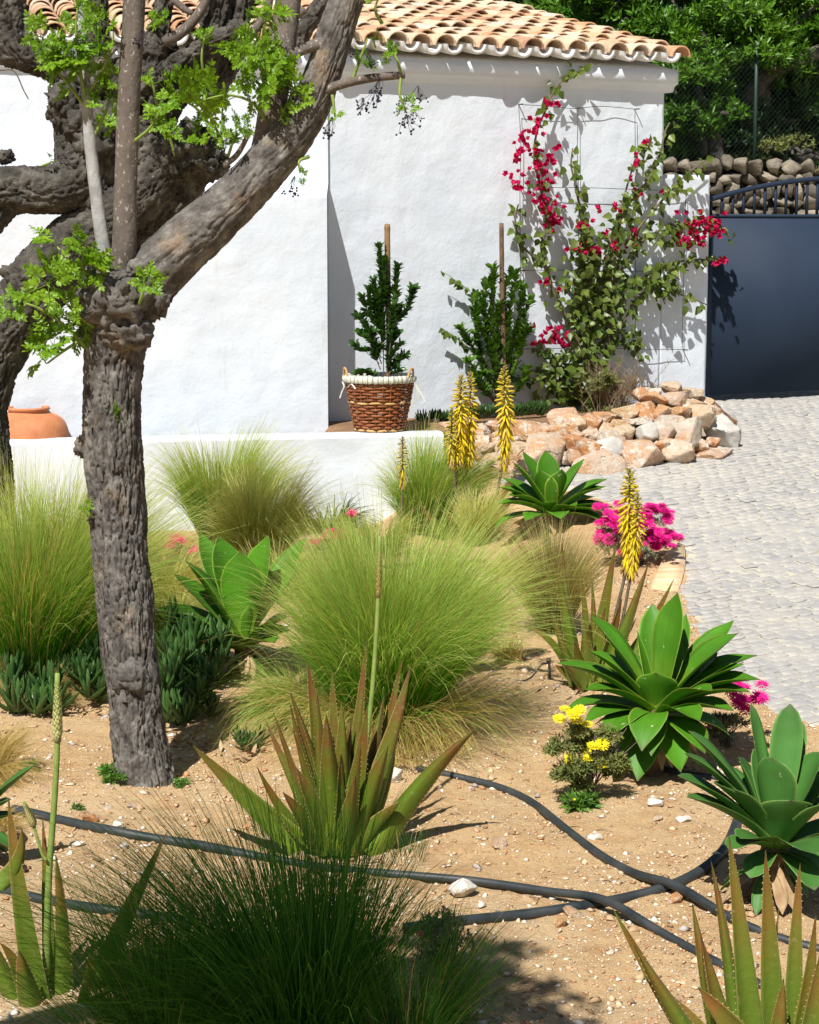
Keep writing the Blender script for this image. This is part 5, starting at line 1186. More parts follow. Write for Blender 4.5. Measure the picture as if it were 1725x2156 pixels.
grass('feather_grass_clump', 'thin dark grass blades at the right side of the shaded clump', 850, 2300, 440, 900, 70, .5, DEEP, (.04, 0), .4, 18, width=.0022, straw=.05)
grass('feather_grass_clump', 'dry straw grass by the grey green agave tips', -20, 1640, 120, 1500, 40, .9, STRAW, (.3, 0), .9, 8, straw=.8)
grass('feather_grass_clump', 'dry straw grass lying along the left pipe', 0, 1745, 70, 500, 40, 1.0, STRAW, (.2, 0), .9, 15, straw=.9)
grass('feather_grass_clump', 'pale dry grass behind the fissured trunk', 345, 1290, 170, 1800, 50, .8, BLOND, (.1, 0), .7, 9, straw=.5, width=.003)
grass('feather_grass_clump', 'pale dry grass below the white planter wall', 330, 1180, 80, 900, 50, .9, STRAW, (.1, 0), .7, 16, straw=.6, width=.003)
grass('feather_grass_clump', 'thin green weeds sprouting at the foot of the red tinged aloe', 860, 1810, 80, 60, 60, .5, DEEP, (0, 0), .3, 10, width=.002)
grass('strap_leaf_plant', 'dark strappy plant with pink flowers before the planter wall', 690, 1125, 110, 260, 28, 1.1, ((.018, .04, .018), (.03, .06, .025), (.05, .08, .03)), (0, 0), .55, 11, width=.010, straw=.03)

for lab, px, py, h, n, rp, pal, ln, sd in (('low blond grass left of the broad leaved agave', 400, 1250, 120, 1300, 46, BLOND, (.1, 0), 31), ('low blond grass behind the broad leaved agave', 590, 1255, 150, 1500, 44, BLOND, (.12, 0), 32), ('short green grass between the strappy plant and the flower spikes', 780, 1170, 120, 1300, 50, GREEN, (.1, 0), 33),
        ('dry tuft between the wide feather grass and the drip stake', 1075, 1390, 60, 500, 44, STRAW, (.05, 0), 34), ('dry tuft on the sandy soil below the straw coloured aloe', 1075, 1210, 70, 600, 40, STRAW, (.05, 0), 35), ('straw thatch under the tall green grass by the ice plants', 70, 1475, 90, 1100, 80, STRAW, (.05, 0), 36), ('green grass behind the pale trunk and the agave', 360, 1340, 130, 1000, 40, LIME, (-.1, 0), 37), ('straw thatch around the foot of the wide feather grass', 850, 1580, 75, 1500, 120, STRAW, (.1, 0), 38)):
    grass('feather_grass_clump', lab, px, py, h, n, rp, .95, pal, ln, .8, sd, straw=.35, width=.0026)
# ================================================================== WALL PLANTS, POTS, SMALL THINGS
def plain_leaf(L, W, n=4, fold=.3, curl=.15, heart=False):
    t = np.linspace(0, 1, n + 1); w = W * np.interp(t, [0, .12, .3, .6, .85, 1], [.25, 1.0, 1.0, .7, .3, .02] if heart else [.15, .55, .9, 1.0, .62, .03])
    z = -curl * L * t ** 2
    v = np.concatenate([np.stack([-w, t * L, z + fold * w], 1), np.stack([0 * w, t * L, z], 1), np.stack([w, t * L, z + fold * w], 1)])
    k = n + 1; i = np.arange(n)
    return v, np.concatenate([np.stack([i, i + k, i + 1 + k, i + 1], 1), np.stack([i + k, i + 2 * k, i + 1 + 2 * k, i + 1 + k], 1)])
def leaf_set(name, mat, L, W, heart=False, k=3):
    out = []
    for j in range(k):
        v, f = plain_leaf(L, W, 4, [.3, .15, .45][j % 3], [.15, .35, -.1][j % 3], heart); out.append((v, f, mesh_np(name, v, f, MAT[mat])))
    return out
def scatter(name, mats, lset, parent, limit, mat):
    """the first `limit` as objects, the rest as one mesh"""
    rest = [[] for _ in lset]
    for i, M4 in enumerate(mats):
        k = i % len(lset)
        if i < limit: inst(name, lset[k][2], M4, parent)
        else: rest[k].append(mnp(M4))
    lst = [xform_many(lset[k][0], lset[k][1], np.array(r)) for k, r in enumerate(rest) if r]
    if lst: v, f, _ = merge(lst); part('remaining_' + name, v, f, MAT[mat], parent, kind='stuff')
def lm(p, d, up, s, roll=0.0):
    M4 = orient(d, up, roll).to_4x4() @ Matrix.Scale(s, 4); M4.translation = Vector(p); return M4

# --- wire trellis on the wall
trellis = thing('wire_trellis', 'thin dark wire trellis fixed to the white house wall', 'trellis', WP(1265, 740, .05))
def wire(pts, r=.0028, off=.06):
    q = [WP(x, y, off + rng.normal() * .006) for x, y in pts]; v, f = tube(q, [r] * len(q), 30, 5); part('wire', v, f, MAT['darkmetal'], trellis)
for pts in ([(1092, 220), (1130, 222), (1200, 228), (1217, 228), (1260, 224), (1300, 226), (1337, 230)], [(1095, 396), (1220, 395), (1340, 399), (1445, 402)], [(1093, 569), (1200, 569), (1320, 571), (1440, 569)], [(1092, 735), (1240, 733), (1350, 735), (1438, 736)],
            [(1092, 220), (1097, 300), (1095, 400), (1096, 570), (1096, 735)], [(1217, 228), (1216, 320), (1218, 400), (1219, 570), (1219, 735)], [(1337, 230), (1338, 320), (1339, 400), (1338, 570), (1338, 735)], [(1445, 402), (1442, 470), (1440, 570), (1437, 680), (1438, 736)]): wire(pts)
for px, py in ((1092, 220), (1217, 228), (1337, 230), (1445, 402), (1440, 569), (1438, 736), (1096, 570), (1095, 396)):
    a = WP(px, py, .0); v, f = tube([a + nA * .02, a - nA * .075], [.006, .005], 3, 8); part('hook', v, f, MAT['darkmetal'], trellis)

# --- bougainvillea
bgp = WP(1262, 868, .22); bgp.z = .0
boug = thing('bougainvillea', 'bougainvillea with magenta flowers trained on the white house wall', 'climber', bgp)
BL = leaf_set('leaf', 'bougleaf', .080, .030, True); lm_b = []
STEMS = [([(1262, 868), (1275, 760), (1285, 650), (1290, 560), (1300, 480), (1330, 420), (1365, 380), (1388, 330), (1400, 280), (1410, 258)], 13, 75), ([(1258, 866), (1240, 790), (1205, 690), (1168, 620), (1150, 565), (1128, 545), (1095, 510), (1085, 460), (1092, 430)], 9, 60),
 ([(1150, 570), (1140, 520), (1150, 470), (1140, 400), (1125, 340), (1130, 280), (1150, 230), (1165, 195), (1190, 165), (1228, 148)], 7, 42), ([(1262, 860), (1250, 700), (1240, 560), (1225, 470), (1215, 400), (1203, 350), (1206, 312)], 9, 50),
 ([(1290, 600), (1340, 520), (1390, 485), (1440, 470), (1490, 470), (1535, 498)], 6, 50), ([(1298, 640), (1350, 590), (1400, 560), (1450, 548), (1515, 546)], 6, 36), ([(1300, 700), (1350, 620), (1400, 612), (1440, 622), (1490, 642)], 5, 24), ([(1320, 510), (1370, 450), (1410, 405), (1445, 368), (1485, 338)], 6, 34),
 ([(1255, 850), (1210, 790), (1160, 745), (1122, 722)], 7, 40), ([(1300, 730), (1325, 700), (1345, 745)], 4, 20), ([(1300, 480), (1310, 430), (1330, 360), (1345, 320), (1375, 300)], 5, 24), ([(1262, 850), (1180, 800), (1130, 780), (1090, 800)], 7, 40), ([(1285, 640), (1310, 600), (1380, 590), (1400, 640)], 4, 24), ([(1250, 700), (1215, 640), (1210, 580), (1245, 540)], 6, 44), ([(1262, 820), (1230, 760), (1250, 680), (1270, 620)], 6, 60)]
for pts, w, nl in STEMS:
    of = np.linspace(.16, .09, len(pts)); q = [WP(x, y, o) for (x, y), o in zip(pts, of)]
    if pts[0][1] > 845: q[0].z = -.02
    v, f = tube(q, np.linspace(w, 3, len(q)) / 2 * q[0].y / F, 40, 7); part('stem', v, f, MAT['woodstem'], boug)
    c = spline([list(x) for x in q], 120)
    for i in range(int(nl * 1.7)):
        p = Vector(c[int(rng.uniform(8, 119))]) + Vector((rng.normal() * .035, rng.normal() * .03, rng.normal() * .035)) - nA * abs(rng.normal()) * .03
        d_ = Vector((rng.normal() * .6, -.35 + rng.normal() * .35, -.45 + rng.normal() * .55)); lm_b.append(lm(p, d_, -nA + Vector((rng.normal() * .5, 0, .6)), rng.uniform(.7, 1.25)))
for cx, cy, rx, ry, n in ((1235, 560, 40, 60, 60), (1240, 680, 50, 90, 120), (1215, 790, 60, 60, 110), (1285, 540, 40, 60, 60), (1310, 470, 40, 40, 40), (1175, 830, 45, 35, 50), (1265, 620, 35, 60, 60), (1420, 490, 40, 25, 36), (1290, 680, 25, 60, 30), (1225, 500, 28, 30, 30), (1400, 590, 30, 22, 24)):
    for i in range(n):
        p = WP(cx + rng.normal() * rx * .55, cy + rng.normal() * ry * .55, abs(rng.normal()) * .12 + .05)
        d_ = Vector((rng.normal() * .6, -.35 + rng.normal() * .35, -.45 + rng.normal() * .55)); lm_b.append(lm(p, d_, -nA + Vector((rng.normal() * .5, 0, .6)), rng.uniform(.7, 1.25)))
random.shuffle(lm_b); scatter('leaf', lm_b, BL, boug, 300, 'bougleaf')
q = []
for k in range(3):
    v, f = plain_leaf(.046, .020, 4, .35, -.5, True); M3 = np.array(Matrix.Rotation(k * 2.094, 3, 'Z') @ Matrix.Rotation(R(38), 3, 'X')); q.append((v @ M3.T, f))
bv, bf, _ = merge(q); BR = [(bv, bf, mesh_np('flower', bv, bf, MAT['bract']))]
fl = []
for cx, cy, rx, ry, n in ((1157, 222, 14, 12, 7), (1176, 215, 6, 5, 2), (1130, 260, 14, 16, 9), (1107, 285, 14, 16, 12), (1097, 320, 20, 14, 12), (1132, 320, 16, 16, 10), (1157, 330, 14, 16, 10), (1132, 350, 18, 12, 9), (1077, 370, 16, 14, 8), (1095, 390, 10, 14, 7), (1147, 380, 22, 14, 14), (1140, 410, 22, 18, 16), (1157, 435, 22, 16, 15), (1172, 455, 18, 16, 13), (1160, 470, 14, 10, 8), (1232, 475, 14, 10, 6), (1282, 492, 12, 10, 5), (1222, 525, 22, 10, 9), (1252, 528, 16, 12, 8), (1482, 470, 34, 18, 34), (1462, 500, 34, 14, 22), (1440, 505, 14, 14, 8), (1512, 490, 14, 12, 8), (1507, 465, 14, 10, 6), (1332, 490, 8, 8, 4), (1302, 440, 6, 6, 3), (1162, 709, 36, 16, 34), (1185, 722, 14, 14, 8), (1517, 549, 16, 5, 8), (1152, 591, 9, 6, 4), (1180, 606, 10, 6, 3), (1336, 340, 6, 14, 3), (1360, 300, 6, 6, 2), (1345, 405, 6, 12, 3), (1325, 520, 8, 8, 3), (1290, 515, 8, 8, 3), (1325, 375, 5, 5, 2), (1396, 400, 4, 4, 1), (1270, 440, 6, 6, 2)):
    for i in range(n):
        p = WP(cx + rng.normal() * rx * .6, cy + rng.normal() * ry * .6, .14 + abs(rng.normal()) * .06); fl.append(lm(p, (rng.normal(), rng.normal(), rng.normal()), (rng.normal() * .6, -1, rng.normal() * .6), rng.uniform(.8, 1.25)))
random.shuffle(fl); scatter('flower', fl, BR, boug, 300, 'bract')

# --- staked laurel shrub
sgp = WP(1050, 868, .3); sgp.z = 0
shrub = thing('staked_shrub', 'green leafy shrub tied to a dark wooden stake against the white wall', 'shrub', sgp)
v, f = tube([WP(1056, 470, .28), WP(1058, 640, .29), WP(1060, 760, .3), Vector((WP(1060, 868, .3).x, WP(1060, 868, .3).y, -.03))], [.019, .022, .024, .024], 24, 10, lambda th, s, r: .003 * pn(np.stack([np.cos(th), np.sin(th), s * 9], -1))); part('stake', v, f, MAT['stake'], shrub)
LL = leaf_set('leaf', 'laurel', .078, .0185); ml = []
def bush(stems, off, lset, mlist, parent, dens, w=7, mat='woodstem', upb=.9, base_z=None, size=1.0, n_up=6):
    for pts in stems:
        q = [WP(x, y, off + rng.normal() * .03) for x, y in pts]
        if base_z is not None: q[0].z = base_z
        v, f = tube(q, np.linspace(w, 2.5, len(q)) / 2 * q[0].y / F, 24, 6); part('stem', v, f, MAT[mat], parent)
        c = spline([list(x) for x in q], 100); L = np.linalg.norm(np.diff(c, axis=0), axis=1).sum(); n = int(L * dens)
        for i in range(n):
            k = int(rng.uniform(14, 99)) if i > n_up else int(rng.uniform(90, 99)); tg = Vector(c[min(k + 1, 99)] - c[k - 1]).normalized(); a = i * 2.399
            rad = Vector((math.cos(a), math.sin(a), 0)); d_ = tg * upb + rad * .75 + Vector((rng.normal() * .15, rng.normal() * .15, rng.normal() * .15)); mlist.append(lm(Vector(c[k]), d_, tg - rad * .5, size * rng.uniform(.75, 1.2)))
bush([[(1050, 868), (1045, 760), (1035, 660), (1040, 580), (1037, 562)], [(1050, 868), (1060, 760), (1072, 660), (1085, 590), (1082, 572)], [(1048, 840), (1015, 760), (1005, 690), (1012, 640)], [(1048, 820), (1000, 740), (985, 715), (968, 690)], [(1055, 820), (1090, 740), (1105, 660), (1118, 630)], [(1045, 800), (1025, 700), (1020, 620), (1030, 590)], [(1055, 780), (1065, 680), (1060, 620), (1070, 580)], [(1052, 830), (1080, 780), (1098, 720), (1112, 690)], [(1040, 840), (1005, 800), (995, 770), (985, 760)], [(1050, 780), (1030, 720), (1000, 660), (1000, 620)], [(1055, 800), (1085, 700), (1100, 620), (1095, 600)], [(1045, 850), (1020, 820), (1012, 790)], [(1060, 850), (1095, 810), (1108, 775)], [(1050, 760), (1048, 700), (1050, 640)]], .26, LL, ml, shrub, 190, base_z=None)
ml2 = []
for stems in ([(990, 612), (965, 595), (945, 580), (930, 572)], [(990, 735), (965, 715), (945, 700), (925, 688)]):
    q = [WP(x, y, .1) for x, y in stems]; v, f = tube(q, [.004, .003, .002, .0015], 14, 5); part('stem', v, f, MAT['woodstem'], shrub); c = spline([list(x) for x in q], 40)
    for i in range(16): ml2.append(lm(Vector(c[int(rng.uniform(2, 39))]), (rng.normal() * .5, -.3, -.6 + rng.normal() * .3), -nA + Vector((0, 0, .5)), rng.uniform(.6, 1.0)))
random.shuffle(ml); scatter('leaf', ml, LL, shrub, 260, 'laurel'); scatter('leaf', ml2, BL, shrub, 40, 'bougleaf')

# --- dry bush beside the rocks
dgp = WP(1290, 880, .35); dgp.z = 0
dry = thing('dry_bush', 'dry brownish bush with feathery twigs behind the limestone rocks', 'bush', dgp)
q = []; 
for i in range(120):
    a = rng.normal() * .5 + .12; L = rng.uniform(.25, .62); b = dgp + Vector((rng.normal() * .10, rng.normal() * .06, 0)); e = b + Vector((math.sin(a) * L * 1.1, rng.normal() * .12, math.cos(a) * L * .85)); m_ = b.lerp(e, .5) + Vector((0, 0, .04))
    q.append(tube([b, m_, e], [.003, .002, .001], 6, 4, cap=False)); c = spline([list(b), list(m_), list(e)], 30)
    for j in range(14):
        p = Vector(c[int(rng.uniform(10, 29))]); t_ = p + Vector((rng.normal() * .03, rng.normal() * .03, .02 + abs(rng.normal()) * .03)); q.append(tube([p, t_], [.0022, .0006], 2, 3, cap=False))
v, f, _ = merge(q); part('twigs', v, f, MAT['drytwig'], dry, kind='stuff')
V_, F_ = whorls(np.random.default_rng(9), 420, dgp + Vector((-.06, -.02, .14)), (.30, .18, .22), .035, .005, 14); part('leaves', V_, F_, MAT['drygreen'], dry, kind='stuff', smooth=False)

# --- wicker basket with a staked shrub
def Zb(zx, zy): return 684.5 + zx / 4.2, 456.4 + zy / 4.2
bd = 15.9; kb = bd / F; bc = P(799.5, 913, bd); bc.z = ZL + .003; hb = (915 - 797) * kb; r_top, r_bot = 76 * kb * .97, 51 * kb
basket = thing('wicker_basket', 'round brown wicker basket with a striped cloth rim on the white planter wall', 'basket', bc)
NS = 26; rows_n = 17; th = np.linspace(0, 2 * np.pi, 26 * 6, endpoint=False)
for k in range(rows_n):
    z = hb * (k + .5) / rows_n * .93; R_ = np.interp(z / hb, [0, .5, 1], [r_bot, (r_bot + r_top) / 2 * 1.03, r_top]); hh = hb / rows_n * .60
    ph = (k % 2) * math.pi; rad_ = R_ + .0055 * np.cos(NS / 2 * th + ph); zz_ = z + .003 * np.sin(NS / 2 * th * .5 + k)
    pr_ = [(0, -hh * .62), (.0045, -hh * .3), (.0055, 0), (.0045, hh * .3), (0, hh * .62), (-.004, 0)]
    v = np.stack([np.stack([bc.x + (rad_ + o) * np.cos(th), bc.y + (rad_ + o) * np.sin(th), bc.z + zz_ + dz], 1) for o, dz in pr_], 1).reshape(-1, 3)
    m_ = len(pr_); n_ = len(th); f = grid_faces(n_, m_, True); last = np.stack([(n_ - 1) * m_ + np.arange(m_), (n_ - 1) * m_ + (np.arange(m_) + 1) % m_, (np.arange(m_) + 1) % m_, np.arange(m_)], 1)
    part('woven_row', v, [f, last], MAT['palewicker' if k in (0, 9) else 'wicker'], basket)
for j in range(NS):
    a = j * 2 * math.pi / NS; e = lambda z, r: Vector((bc.x + r * math.cos(a), bc.y + r * math.sin(a), bc.z + z)); v, f = tube([e(0, r_bot), e(hb * .5, (r_bot + r_top) / 2 * 1.03), e(hb * .95, r_top)], [.005] * 3, 6, 6); part('stake', v, f, MAT['wicker'], basket)
v, f = tube([bc + Vector((0, 0, .002)), bc + Vector((0, 0, .012))], [r_bot, r_bot], 2, 40); part('base', v, f, MAT['wicker'], basket)
def M_liner():
    t = NT('striped cloth', .9, .1); a = t.sep(t.attr()); m_ = t.n('ShaderNodeMath', operation='FRACT'); mu = t.n('ShaderNodeMath', operation='MULTIPLY'); mu.inputs[1].default_value = 44.0; t.l(a[0], mu.inputs[0]); t.l(mu.outputs[0], m_.inputs[0])
    t.base(t.ramp(m_.outputs[0], [(0, (.62, .62, .52)), (.72, (.62, .62, .52)), (.78, (.20, .24, .17)), (.90, (.20, .24, .17)), (.96, (.62, .62, .52))])); t.bump(t.noise(t.pos(), 90, 4), .4, .004); MAT['liner'] = t.m
M_liner()
n_ = 176; th = np.linspace(0, 2 * np.pi, n_); prl = [(-.02, hb * .80), (-.022, hb * .98), (-.008, hb * 1.005), (.010, hb * .99), (.016, hb * .94), (.013, hb * .885), (.006, hb * .872)]
fold = .0035 * np.sin(th * 31) + .002 * np.sin(th * 53 + 1)
v = np.stack([np.stack([bc.x + (r_top + o + fold * (i_ > 1)) * np.cos(th), bc.y + (r_top + o + fold * (i_ > 1)) * np.sin(th), bc.z + z + fold * .6], 1) for i_, (o, z) in enumerate(prl)], 1).reshape(-1, 3)
part('cloth_rim', v, grid_faces(n_, len(prl)), MAT['liner'], basket, cols=np.repeat(np.stack([th / (2 * np.pi)] * 3, 1), len(prl), 0))
v, f = tube([bc + Vector((0, 0, hb * .80)), bc + Vector((0, 0, hb * .82))], [r_top * .93] * 2, 2, 40); part('soil', v, f, MAT['earth'], basket)
for sg, a0 in ((-1, R(200)), (1, R(-28))):
    ctr = bc + Vector((math.cos(a0) * r_top, math.sin(a0) * r_top, hb * .96)); tan = Vector((-math.sin(a0), math.cos(a0), 0)); outv = Vector((math.cos(a0), math.sin(a0), 0))
    for j in range(3):
        pts = []
        for u in np.linspace(0, math.pi, 40):
            p = ctr + tan * (math.cos(u) * .042) + Vector((0, 0, math.sin(u) * .078)) + outv * .012 * math.sin(u); tw = u * 9 + j * 2.094; pts.append(p + outv * .0045 * math.cos(tw) + tan * .0045 * math.sin(tw) * math.sin(u) + Vector((0, 0, .0045 * math.sin(tw) * math.cos(u))))
        v, f = tube(pts, [.0055] * 40, 80, 6); part('handle', v, f, MAT['rope'], basket)
for z0_, pts in (((155, 1460), [(155, 1460), (170, 1500), (150, 1550), (132, 1605)]), ((230, 1480), [(235, 1478), (255, 1500), (270, 1525)]), ((230, 1480), [(235, 1478), (215, 1495), (203, 1508)]), ((805, 1490), [(805, 1485), (830, 1530), (860, 1580), (888, 1635)]), ((805, 1490), [(805, 1485), (822, 1560), (800, 1630), (765, 1695)])):
    q = [P(*Zb(*p), bd - (.27 if p[0] < 400 and p[0] > 180 else .10)) for p in pts]; c = spline([list(x) for x in q], 14); w = .007
    v = np.stack([c - [w, 0, 0], c + [w * .6, .003, .002]], 1).reshape(-1, 3); part('ribbon', v, grid_faces(14, 2), MAT['mortar' if pts[0][0] < 400 else 'liner'], basket, cols=np.zeros((28, 3)))
potp = thing('potted_shrub', 'dark leaved shrub tied to a bamboo cane in the wicker basket', 'shrub', bc + Vector((0, 0, hb * .82)))
v, f = tube([P(*Zb(565, 1440), bd + .05), P(*Zb(565, 1000), bd + .06), P(*Zb(556, 500), bd + .06), P(*Zb(552, 270), bd + .05), P(*Zb(551, 66), bd + .05)], [.021, .021, .022, .0235, .022], 40, 12, lambda th, s, r: .0025 * (np.abs(((s * 4.2) % 1) - .5) > .46)); part('cane', v, f, MAT['bamboo'], potp)
SL = leaf_set('leaf', 'shrubleaf', .066, .0145); ms = []
for pts in ([(520, 1440), (510, 1000), (500, 600), (480, 260)], [(560, 1300), (600, 900), (620, 650), (640, 440)], [(560, 1000), (650, 900), (720, 830), (750, 740), (780, 640)], [(500, 1100), (460, 850), (440, 700), (430, 570)], [(490, 1050), (420, 900), (360, 800), (335, 720)], [(480, 1150), (380, 990), (330, 920), (295, 880)], [(490, 1350), (420, 1200), (330, 1170), (270, 1140)], [(560, 1400), (620, 1300), (670, 1250), (705, 1235)], [(480, 1420), (400, 1380), (330, 1360), (290, 1375)], [(500, 1300), (440, 1130), (420, 1060), (410, 1010)], [(540, 1200), (590, 1100), (620, 1060), (640, 1030)], [(520, 1420), (560, 1340), (565, 1250), (570, 1160)], [(500, 900), (470, 750), (480, 640)], [(560, 1420), (600, 1380), (650, 1360)], [(480, 1300), (450, 1250), (460, 1180)], [(520, 1200), (470, 900), (400, 760), (390, 640)], [(530, 900), (540, 700), (530, 500), (520, 380)], [(550, 1100), (600, 980), (640, 900), (650, 800)], [(500, 1250), (400, 1080), (350, 1040), (320, 1020)], [(540, 1300), (600, 1200), (640, 1150), (660, 1130)]):
    q = [P(*Zb(*p), bd + rng.normal() * .03) for p in pts]; v, f = tube(q, np.linspace(.005, .0015, len(q)), 16, 5); part('stem', v, f, MAT['woodstem'], potp); c = spline([list(x) for x in q], 100); L = np.linalg.norm(np.diff(c, axis=0), axis=1).sum()
    for i in range(int(L * 300)):
        k = int(rng.uniform(22, 99)) if i > 5 else 97; tg = Vector(c[min(k + 1, 99)] - c[k - 2]).normalized(); a = i * 2.399; rad = Vector((math.cos(a), math.sin(a), 0)); ms.append(lm(Vector(c[k]), tg * .9 + rad * .7 + Vector((rng.normal() * .15, 0, rng.normal() * .15)), tg - rad * .5, rng.uniform(.7, 1.2)))
random.shuffle(ms); scatter('leaf', ms, SL, potp, 220, 'shrubleaf')

# --- terracotta jar
jd = 15.55; kj = jd / F; jc = P(60, 868, jd); jr = [(0, -.62), (.16, -.62), (.22, -.5), (.29, -.3), (.315, -.16), (.30, -.05), (.26, .02), (.20, .055), (.158, .068), (.150, .078), (.152, .086), (.168, .094), (.170, .108), (.160, .114), (.145, .112), (.138, .09), (.145, .05), (.2, 0), (.22, -.2)]
jr = spline([(a, 0, b) for a, b in jr], 70); th = np.linspace(0, 2 * np.pi, 56, endpoint=False)
v = np.stack([np.stack([jc.x + r * np.cos(th), jc.y + r * np.sin(th), np.full_like(th, jc.z - .07 + z)], 1) for r, _, z in jr]).reshape(-1, 3)
solo('terracotta_jar', v, grid_faces(70, 56, True), MAT['clay'], (jc.x, jc.y, jc.z - .69), 'wide bellied terracotta jar behind the planter wall', 'jar')

# --- succulents: ice plants
fv, ff, fc, _ = strap((0, 0, 0), (0, 1, .18), (0, 0, 1), .17, .5, .13, -.12, 0, 'finger', 7, 1); FING = (fv, ff)
def ice_plant(name, label, spots, size, mat='ice', group='ice plants', seed=0, fpx=None, n_l=9):
    """spots: (px, py, rx, ry, n) patches of shoots on the soil or floating height in metres"""
    r = np.random.default_rng(seed); Ms = []; g0 = None
    for s in spots:
        px, py, rx, ry, n = s[:5]; hmax = s[5] if len(s) > 5 else .05
        for i in range(n):
            g = G(px + r.uniform(-1, 1) * rx, py + r.uniform(-1, 1) * ry) if len(s) < 7 else s[6](px + r.uniform(-1, 1) * rx, py + r.uniform(-1, 1) * ry)
            g0 = g0 or g.copy()
            c = g + Vector((0, 0, r.uniform(.01, hmax))); ax = Vector((r.normal() * .35, r.normal() * .35 - .1, 1)).normalized()
            for j in range(n_l):
                a = j * math.pi / 2 + (j // 2) * .5 + r.normal() * .15; el = np.interp(j, [0, n_l], [1.45, .35]) + r.normal() * .12; d_ = Vector((math.cos(a) * math.sin(el), math.sin(a) * math.sin(el), math.cos(el))) + ax * .35
                M4 = orient(d_, (0, 0, 1)).to_4x4() @ Matrix.Scale(size * r.uniform(.7, 1.2), 4); M4.translation = c + ax * size * .25 * j / n_l; Ms.append(mnp(M4))
    v, f = xform_many(FING[0], FING[1], np.array(Ms)); t = thing(name, label, 'succulent', g0, group); part('leaves', v, f, MAT[mat], t, kind='stuff'); return t
ice1 = ice_plant('ice_plant', 'mat of dark ice plant left of the fissured trunk', [(110, 1470, 110, 30, 30, .10), (60, 1500, 60, 14, 10, .05), (200, 1440, 40, 40, 14, .14)], .125, seed=1)
ice_plant('ice_plant', 'upright dark ice plant right of the fissured trunk', [(400, 1510, 55, 26, 20, .20), (385, 1470, 40, 40, 18, .30), (430, 1440, 40, 30, 13, .24), (380, 1535, 30, 14, 8, .1)], .12, seed=2)
ice_plant('ice_plant', 'small ice plant sprig between the grass and the red tinged aloe', [(525, 1578, 26, 10, 9, .04)], .06, seed=3)
ice_plant('ice_plant', 'row of blue green finger leaves at the foot of the white wall', [(925, 890, 45, 8, 26, .04, lambda x, y: Vector((WP(x, y, .35).x, WP(x, y, .35).y, -.03))), (1060, 885, 90, 8, 60, .06, lambda x, y: Vector((WP(x, y, .45).x, WP(x, y, .45).y, -.0)))], .075, 'ice', seed=4)
# flowers
def daisy(npet, L, W, cup, nc=(.8, .6, .2)):
    q = []
    for row, (s, c_) in enumerate(((1.0, cup), (.72, cup + .35))):
        for k in range(npet):
            a = (k + .5 * row) * 2 * math.pi / npet + random.gauss(0, .05); l_ = L * s * random.uniform(.88, 1.06); M3 = np.array(Matrix.Rotation(a, 3, 'Z') @ Matrix.Rotation(c_ + random.gauss(0, .08), 3, 'X'))
            v = np.array([[0, .15 * l_, 0], [W, .6 * l_, .002], [W * .5, l_, 0], [-W * .5, l_, 0], [-W, .6 * l_, .002]]); q.append((v @ M3.T, [np.array([[0, 1, 2, 3, 4]])]))
    v, f, _ = merge(q); return v, f
def flower_set(mat, **k): v, f = daisy(**k); return [(v, f, mesh_np('flower', v, f, MAT[mat]))]
FM = flower_set('magenta', npet=26, L=.030, W=.0022, cup=.25); FR = flower_set('redpink', npet=22, L=.026, W=.0024, cup=.3); FY = flower_set('yellow', npet=30, L=.026, W=.0019, cup=.22)
def cushion(name, label, cen, rpx, hpx, nleaf, flowers, fset, fsz, leafmat, d=None, leafL=.02, group=None, seed=0, mat='magenta', facing=(0, -.5, .8), stems=0, jitter=.06):
    g = G(*cen) if d is None else Vector((P(cen[0], cen[1], d).x, d, gz(P(cen[0], cen[1], d).x, d))); k = g.y / F; t = thing(name, label, 'flowering plant', g, group); r = np.random.default_rng(seed)
    v, f = whorls(r, nleaf, g + Vector((0, 0, hpx * k * .42)), (rpx * k, rpx * k * .7, hpx * k * .5), leafL, leafL * .14, 18, 6); part('leaves', v, f, MAT[leafmat], t, kind='stuff', smooth=False)
    q = []
    for i in range(max(stems, 14)):
        e = g + Vector((r.normal() * rpx * k * .5, r.normal() * rpx * k * .4, hpx * k * r.uniform(.5, .95))); q.append(tube([g + Vector((r.normal() * .02, r.normal() * .02, -.01)), g.lerp(e, .5) + Vector((r.normal() * .01, 0, .01)), e], [.003, .0025, .0015], 5, 4))
    v, f, _ = merge(q); part('stems', v, f, MAT['woodstem'], t, kind='stuff')
    Ms = []
    for px, py in flowers:
        p = P(px, py, g.y + r.normal() * jitter - .05); Ms.append(lm(p, (1, 0, 0), Vector(facing) + Vector((r.normal() * .35, r.normal() * .3, r.normal() * .25)), fsz * r.uniform(.85, 1.15)))
    scatter('flower', Ms, fset, t, 300, mat); return t
r_ = np.random.default_rng(5); m1 = []
for cx, cy, rx, ry, n in ((1285, 1110, 28, 32, 34), (1380, 1105, 34, 40, 40), (1400, 1135, 28, 18, 16), (1267, 1072, 10, 8, 4), (1303, 1062, 8, 6, 3), (1340, 1110, 30, 40, 30), (1425, 1130, 10, 8, 4), (1380, 1070, 16, 12, 8), (1310, 1150, 26, 18, 12), (1360, 1160, 24, 12, 8)):
    for i in range(n): m1.append((cx + r_.uniform(-1, 1) * rx, cy + r_.uniform(-1, 1) * ry))
cushion('magenta_ice_plant', 'cushion of magenta flowers at the edge of the cobbles behind the flower spikes', (1345, 1190), 92, 110, 900, m1, FM, 1.25, 'greyleaf', seed=1, jitter=.10)
